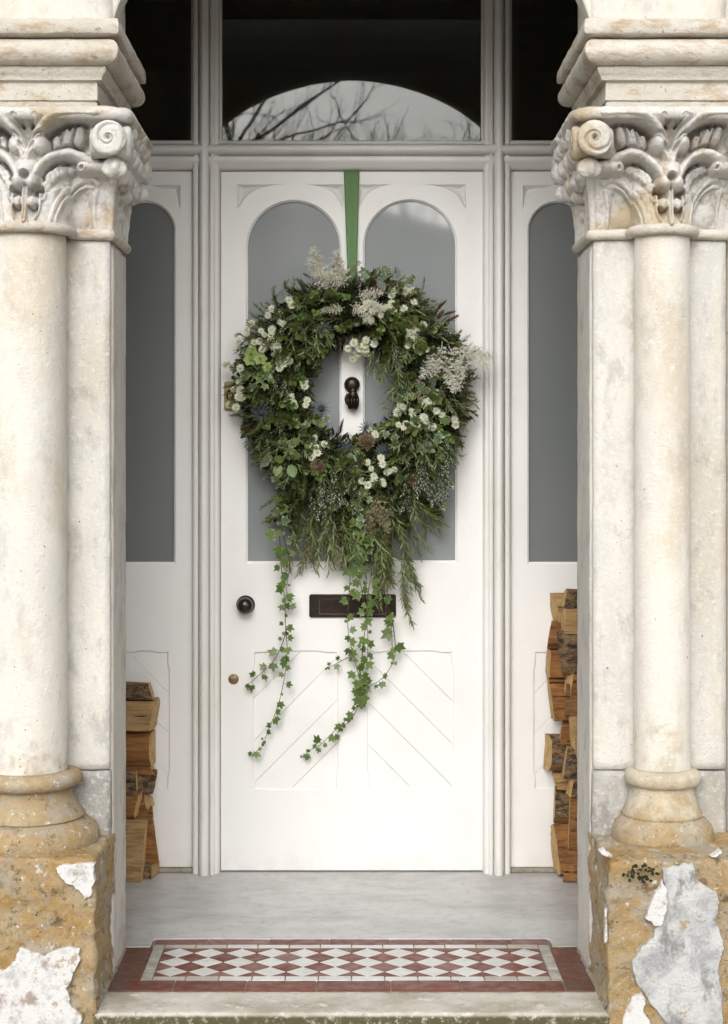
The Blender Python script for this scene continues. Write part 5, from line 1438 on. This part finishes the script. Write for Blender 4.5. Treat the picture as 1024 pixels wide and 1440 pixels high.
# flowers
z5 = [(450,480),(515,490),(555,540),(480,575),(590,380),(315,580),(405,585),(260,655),(360,660),(425,690),(510,680),(550,800),(575,775),(215,825),(270,830),(265,915),(270,965),(260,1015),(690,945),(615,1050),(700,1065),(245,1085),(1005,665),(1000,745),(475,840)]
z6 = [(330,355),(420,325),(160,425),(200,455),(215,405),(275,440),(345,440),(410,440),(475,395),(190,515),(430,595),(480,600),(520,570),(440,650),(520,680),(490,650),(80,660),(165,645),(70,745),(110,730),(160,705),(550,1055),(455,1010),(360,1110)]
z7 = [(615,30),(700,50),(245,60),(820,300),(775,360),(735,305),(1005,400)]
z8 = [(550,35),(365,95),(470,100),(550,140),(600,190),(480,180),(410,195),(660,110),(740,140),(220,230),(75,400),(195,460),(270,435),(215,510),(280,560),(175,570),(295,490)]
K = 1024/220
fl_px = [(280+a/K, 340+b/K) for a, b in z5]+[(480+a/K, 340+b/K) for a, b in z6]+[(280+a/K, 560+b/K) for a, b in z7]+[(480+a/K, 560+b/K) for a, b in z8]
fl_px += [(a+U(-11, 11), b+U(-10, 10)) for a, b in fl_px if rnd.random() < .75]+[(a+U(-9, 9), b+U(-9, 9)) for a, b in fl_px if rnd.random() < .45]
for px, py in fl_px:
    p = surf(px, py, .022); d = Vector((U(-.45, .45)+(px-496)*.0016, -1, U(-.15, .55)))
    place('astrantia_flower', rnd.choice(M_FLW), p, frame(d, Vector((U(-1, 1), 0, U(-1, 1)))), U(.68, 1.12))
# thistles, cones, rosettes
for px, py, s in ((497, 650, 1.0), (487, 632, .85), (367, 580, 1.0), (516, 603, .8), (455, 463, .8), (538, 634, .7), (452, 575, .8)):
    place('thistle', M_THI, surf(px, py, .018), frame(Vector((U(-.3, .3), -1, U(-.1, .3))), Vector((U(-1, 1), 0, 1))), s)
for px, py, s, d in ((515, 622, 1.05, (.1, -1, .35)), (447, 656, .95, (-.1, -1, .1)), (532, 412, .7, (0, -1, .5)), (581, 676, .7, (.2, -1, -.2))):
    place('pine_cone', M_CONE, surf(px, py, .03), frame(Vector(d), Vector((0, 0, 1))), s*1.15)
for px, py, s in ((354, 498, 1.0), (366, 505, .9), (376, 516, .7), (352, 506, .9)):
    place('lime_flower', M_HEL, surf(px, py, .028), frame(Vector((U(-.4, .2), -1, U(0, .5))), Vector((0, 0, 1))), s)
def flat_rot(ang, yaw=0.0, pitch=0.0):
    """leaf lying in its local XY plane: face to the viewer, tip along ang (degrees in the picture)"""
    a = R(ang); tip = Vector((math.cos(a), pitch, math.sin(a))).normalized(); nn = Vector((yaw, -1, 0)); nn = (nn-tip*nn.dot(tip)).normalized()
    return Matrix((tip.cross(nn), tip, nn)).transposed()
for px, py, an, s in ((390, 660, -80, 1.0), (400, 648, 20, .95), (408, 660, -70, 1.0), (398, 655, 150, .8), (413, 652, 60, .7)):
    place('round_leaf', M_RND, surf(px, py-6, .03), flat_rot(an, U(-.3, .3), U(-.4, .1)), s)
for px, py, an, s in ((393, 422, 70, 1.0), (596, 632, 60, .9), (556, 390, 80, .9), (378, 640, 230, .8), (605, 540, 60, .7), (540, 405, 120, .8)):
    place('eucalyptus_leaf', M_EUC, surf(px, py+4, .026), flat_rot(an, U(-.4, .4), U(-.3, .1)), s)
# ivy clusters on the ring
ic = [(280+a/K, 340+b/K) for a, b in [(390,945),(465,915),(520,760),(350,850),(440,880)]]+[(280+a/K, 560+b/K) for a, b in [(580,310),(660,330),(740,245),(520,590),(700,160),(790,180),(640,280),(720,270)]]+[(480+a/K, 560+b/K) for a, b in [(690,250),(690,360),(690,460),(680,680),(150,625),(140,720),(400,40),(660,560),(430,20),(700,200),(300,260),(500,160)]]+[(480+a/K, 340+b/K) for a, b in [(250,220),(150,210),(480,250),(450,540),(600,960),(620,975),(510,1000),(580,990)]]
for px, py in ic:
    for k in range(2):
        place('ivy_leaf', rnd.choice(M_IVW if rnd.random() < .6 else M_IVY), surf(px+U(-7, 7), py+U(-7, 7), .026), flat_rot(U(0, 360), U(-.6, .6), U(-.5, .3)), U(.026, .038))
# ivy trails
def trail(pts, n, mats, size, seed, y0=-.06, y1=-.018, t0=0.05, stemr=.0016, label=None, dens=None, spread=12):
    rn = random.Random(seed)
    P = []
    m = len(pts)
    for i, (a, b) in enumerate(pts):
        y = y0+(y1-y0)*i/(m-1); P.append(WP(a+rn.uniform(-3, 3)*(0 < i < m-1), b, y+rn.uniform(-.006, .004)*(0 < i < m-1)))
    st = spline(P, 7)
    Vt, Ft = tube_data(st, [stemr*(1-.55*i/len(st)) for i in range(len(st))], 5)
    T = obj('ivy_trail', Vt, Ft, L_STM, WR)
    if label: T['label'] = label
    for i in range(n):
        t = t0+(1-t0)*((i+rn.uniform(-.3, .3))/max(1, n-1)); t = min(1, max(0, t)); p, d = at(st, t)
        sd = 1 if (i+seed) % 2 else -1
        ang = math.degrees(math.atan2(d.z, d.x))+sd*rn.uniform(25, 95)
        if rn.random() < .25: ang = -90+rn.uniform(-40, 40)
        s = size*1.2*rn.choice((.5, .75, .95, 1.1, 1.25))*rn.uniform(.85, 1.15)*(1-.3*t)
        off = Vector((rn.uniform(-1, 1)*spread*.6, -rn.uniform(1, 10), rn.uniform(-1, 1)*spread*.5))*.001
        lp = p+off
        lp.y = min(lp.y, -.012)
        M = Matrix.Translation(lp) @ flat_rot(ang, rn.uniform(-1.0, 1.0), rn.uniform(-.8, .3)).to_4x4() @ Matrix.Diagonal((s, s, s, 1))
        link('ivy_leaf', rn.choice(mats), None, T, M)
        link_st = LBs.setdefault(T.name, LB()); link_st.tube([p, p.lerp(lp, .5)+Vector((0, -.002, 0)), lp], [.0007, .0006, .0005], 3)
LBs = {}
trail([(388, 700), (392, 760), (396, 800), (400, 850), (404, 880), (402, 915), (399, 950), (392, 990), (378, 1030), (366, 1050), (356, 1062)], 34, M_IVD+M_IVY, .0275, 1, -.075, -.016, label='long thin ivy trail hanging on the left')
trail([(394, 690), (398, 740), (405, 790), (402, 830), (406, 850)], 18, M_IVY+M_IVW, .027, 2, -.08, -.04)
trail([(404, 880), (398, 905), (385, 928), (372, 945), (356, 958), (348, 962)], 11, M_IVD, .0265, 3, -.03, -.016)
trail([(500, 700), (505, 760), (508, 810), (512, 860), (516, 910), (512, 955), (505, 975)], 38, M_IVY+M_IVD, .030, 4, -.10, -.03)
trail([(495, 720), (492, 780), (490, 830), (492, 880), (494, 920), (503, 955), (511, 985)], 26, M_IVY+M_IVD, .029, 5, -.09, -.025)
trail([(520, 735), (524, 790), (520, 840), (514, 880), (510, 930), (515, 960), (505, 985), (490, 1008), (470, 1030), (448, 1048), (434, 1055), (427, 1064)], 36, M_IVD+M_IVY, .0285, 6, -.09, -.016, label='longest ivy trail curling left at its tip')
trail([(550, 860), (555, 905), (553, 930), (541, 953), (522, 965), (505, 968)], 13, M_IVD, .029, 7, -.05, -.025)
trail([(500, 920), (485, 928), (470, 936), (457, 940)], 7, M_IVD, .024, 8, -.035, -.018)
trail([(512, 975), (500, 1005), (488, 1020), (474, 1030)], 7, M_IVD, .026, 9, -.03, -.018)
trail([(508, 680), (500, 720), (512, 760), (500, 800)], 22, M_IVY+M_IVW, .031, 10, -.12, -.07)
trail([(540, 830), (548, 870), (552, 915)], 9, M_IVY, .028, 12, -.06, -.03)
for k_, l_ in LBs.items():
    if l_.V: link('leaf_stalks', l_.mesh('leaf_stalks', L_STM), None, bpy.data.objects[k_])['kind'] = 'stuff'

# ------------------------------------------------------------------ small weed rooted in the right plinth
lb = LB(); wp = Vector((X(900, D_F), Yd(D_F)-.004, Z(1222, D_F)))
wt = empty('wall_fern', wp, 'tiny dark fern rooted in a crack of the right plinth', 'plant')
for i, (a, b) in enumerate(((-14, 0), (-8, 8), (4, 10), (12, 4), (16, -4), (2, -14), (-4, -8), (-20, -6), (8, -12), (-14, -10))):
    tip = wp+Vector((a*.0024, -.018-U(0, .012), b*.0020)); lb.tube(spline([wp, wp.lerp(tip, .5)+Vector((0, -.008, .004)), tip], 3), .0007, 4)
    for k in range(5):
        q = wp.lerp(tip, .5+.12*k); lb.strip(q, Vector((U(-1, 1), -.4, U(-1, 1))), (0, -1, 0.2), .009, .0075, .3, 3, 'oval', .2)
link('fronds', lb.mesh('fronds', leaf_mat('dark_fern', (0.03, 0.04, 0.018), (0.02, 0.025, 0.012), 0.6)), None, wt)

# ------------------------------------------------------------------ what the glass reflects: the garden side behind the viewer
TREE_B = simple('winter_tree_bark', (0.07, 0.055, 0.045), (0.11, 0.09, 0.07), 6, 0.9, 0.4)
def bare_tree(x, y, h, seed, label):
    rn = random.Random(seed); T = empty('bare_tree', (x, y, -.17), label, 'tree', 'bare trees across the garden')
    tv, tf = [], []; bv, bf = [], []
    def grow(p, d, L, r, depth):
        n = 5; pts = [p.copy()]; rad = [r]
        for i in range(n):
            d = (d+Vector((rn.uniform(-1, 1), rn.uniform(-1, 1), rn.uniform(-.4, .8)))*.15).normalized(); p = p+d*L/n; pts.append(p.copy()); rad.append(r*(1-.4*(i+1)/n))
        V, Fq = tube_data(pts, rad, 6 if depth < 2 else 4, False)
        tgt = (tv, tf) if depth == 0 else (bv, bf)
        b = len(tgt[0]); tgt[0].extend(V); tgt[1].extend([tuple(q+b for q in f_) for f_ in Fq])
        if depth >= 7: return
        k = 3 if depth < 4 else 2
        for i in range(k):
            a = rn.uniform(0, 6.28); u = d.orthogonal().normalized(); u = Matrix.Rotation(a, 3, d) @ u
            sp = rn.uniform(.35, .85); grow(pts[rn.choice((3, 4, 5))] if i else pts[-1], (d+u*sp).normalized(), L*rn.uniform(.62, .82), r*.58*(1 if i else 1.1), depth+1)
    grow(Vector((x, y, -.2)), Vector((0, 0, 1)), h*.24, h*.016, 0)
    obj('trunk', tv, tf, TREE_B, T); obj('branches', bv, bf, TREE_B, T)
bare_tree(-1.6, -17, 9.8, 3, 'leafless tree reflected low on the left of the arched fanlight')
bare_tree(-0.8, -21, 10.5, 8, 'distant leafless tree reflected near the middle of the fanlight')
bare_tree(2.0, -20, 8.9, 12, 'leafless tree reflected at the right foot of the fanlight arch')
HW = simple('opposite_house_brick', (0.22, 0.17, 0.13), (0.28, 0.22, 0.17), 3, 0.9, 0.2)
HR = simple('opposite_house_slate', (0.09, 0.095, 0.105), (0.13, 0.135, 0.14), 3, 0.7, 0.2)
HO = empty('opposite_house', (-3, -34, -.17), 'grey slate-roofed house faintly reflected in the door panes', 'house')
box('wall', -13, 6.2, -44, -34, -.17, 5.6, HW, HO)
obj('roof', [(-13.3, -33.6, 5.58), (6.5, -33.6, 5.58), (6.5, -44.4, 5.58), (-13.3, -44.4, 5.58), (-13.3, -39, 8.25), (-0.3, -39, 8.25)], [(0, 1, 5, 4), (2, 3, 4, 5), (1, 2, 5), (3, 0, 4), (3, 2, 1, 0)], HR, HO, False)
for i in range(5):
    for zq in (.9, 3.5):
        wn_ = box('window', -11.4+i*3.6, -10.2+i*3.6, -33.98, -33.9, zq, zq+1.6, PAINT, HO, .01)
        box('pane', -11.3+i*3.6, -10.3+i*3.6, -33.899, -33.88, zq+.1, zq+1.5, OBSC2, wn_)
hedge = LB()
for i in range(9000):
    x = U(-14, 14); z = U(-.1, 1.5); y = -13+U(-.35, .35)
    hedge.strip((x, y, z), (U(-1, 1), U(-1, 1), U(-.5, 1)), (U(-1, 1), U(-1, 1), U(-1, 1)), .12, .07, .3, 2, 'oval')
hd = link('hedge', hedge.mesh('hedge', L_BRD)); tag(hd, 'clipped dark hedge across the garden, seen only as reflection', 'hedge')
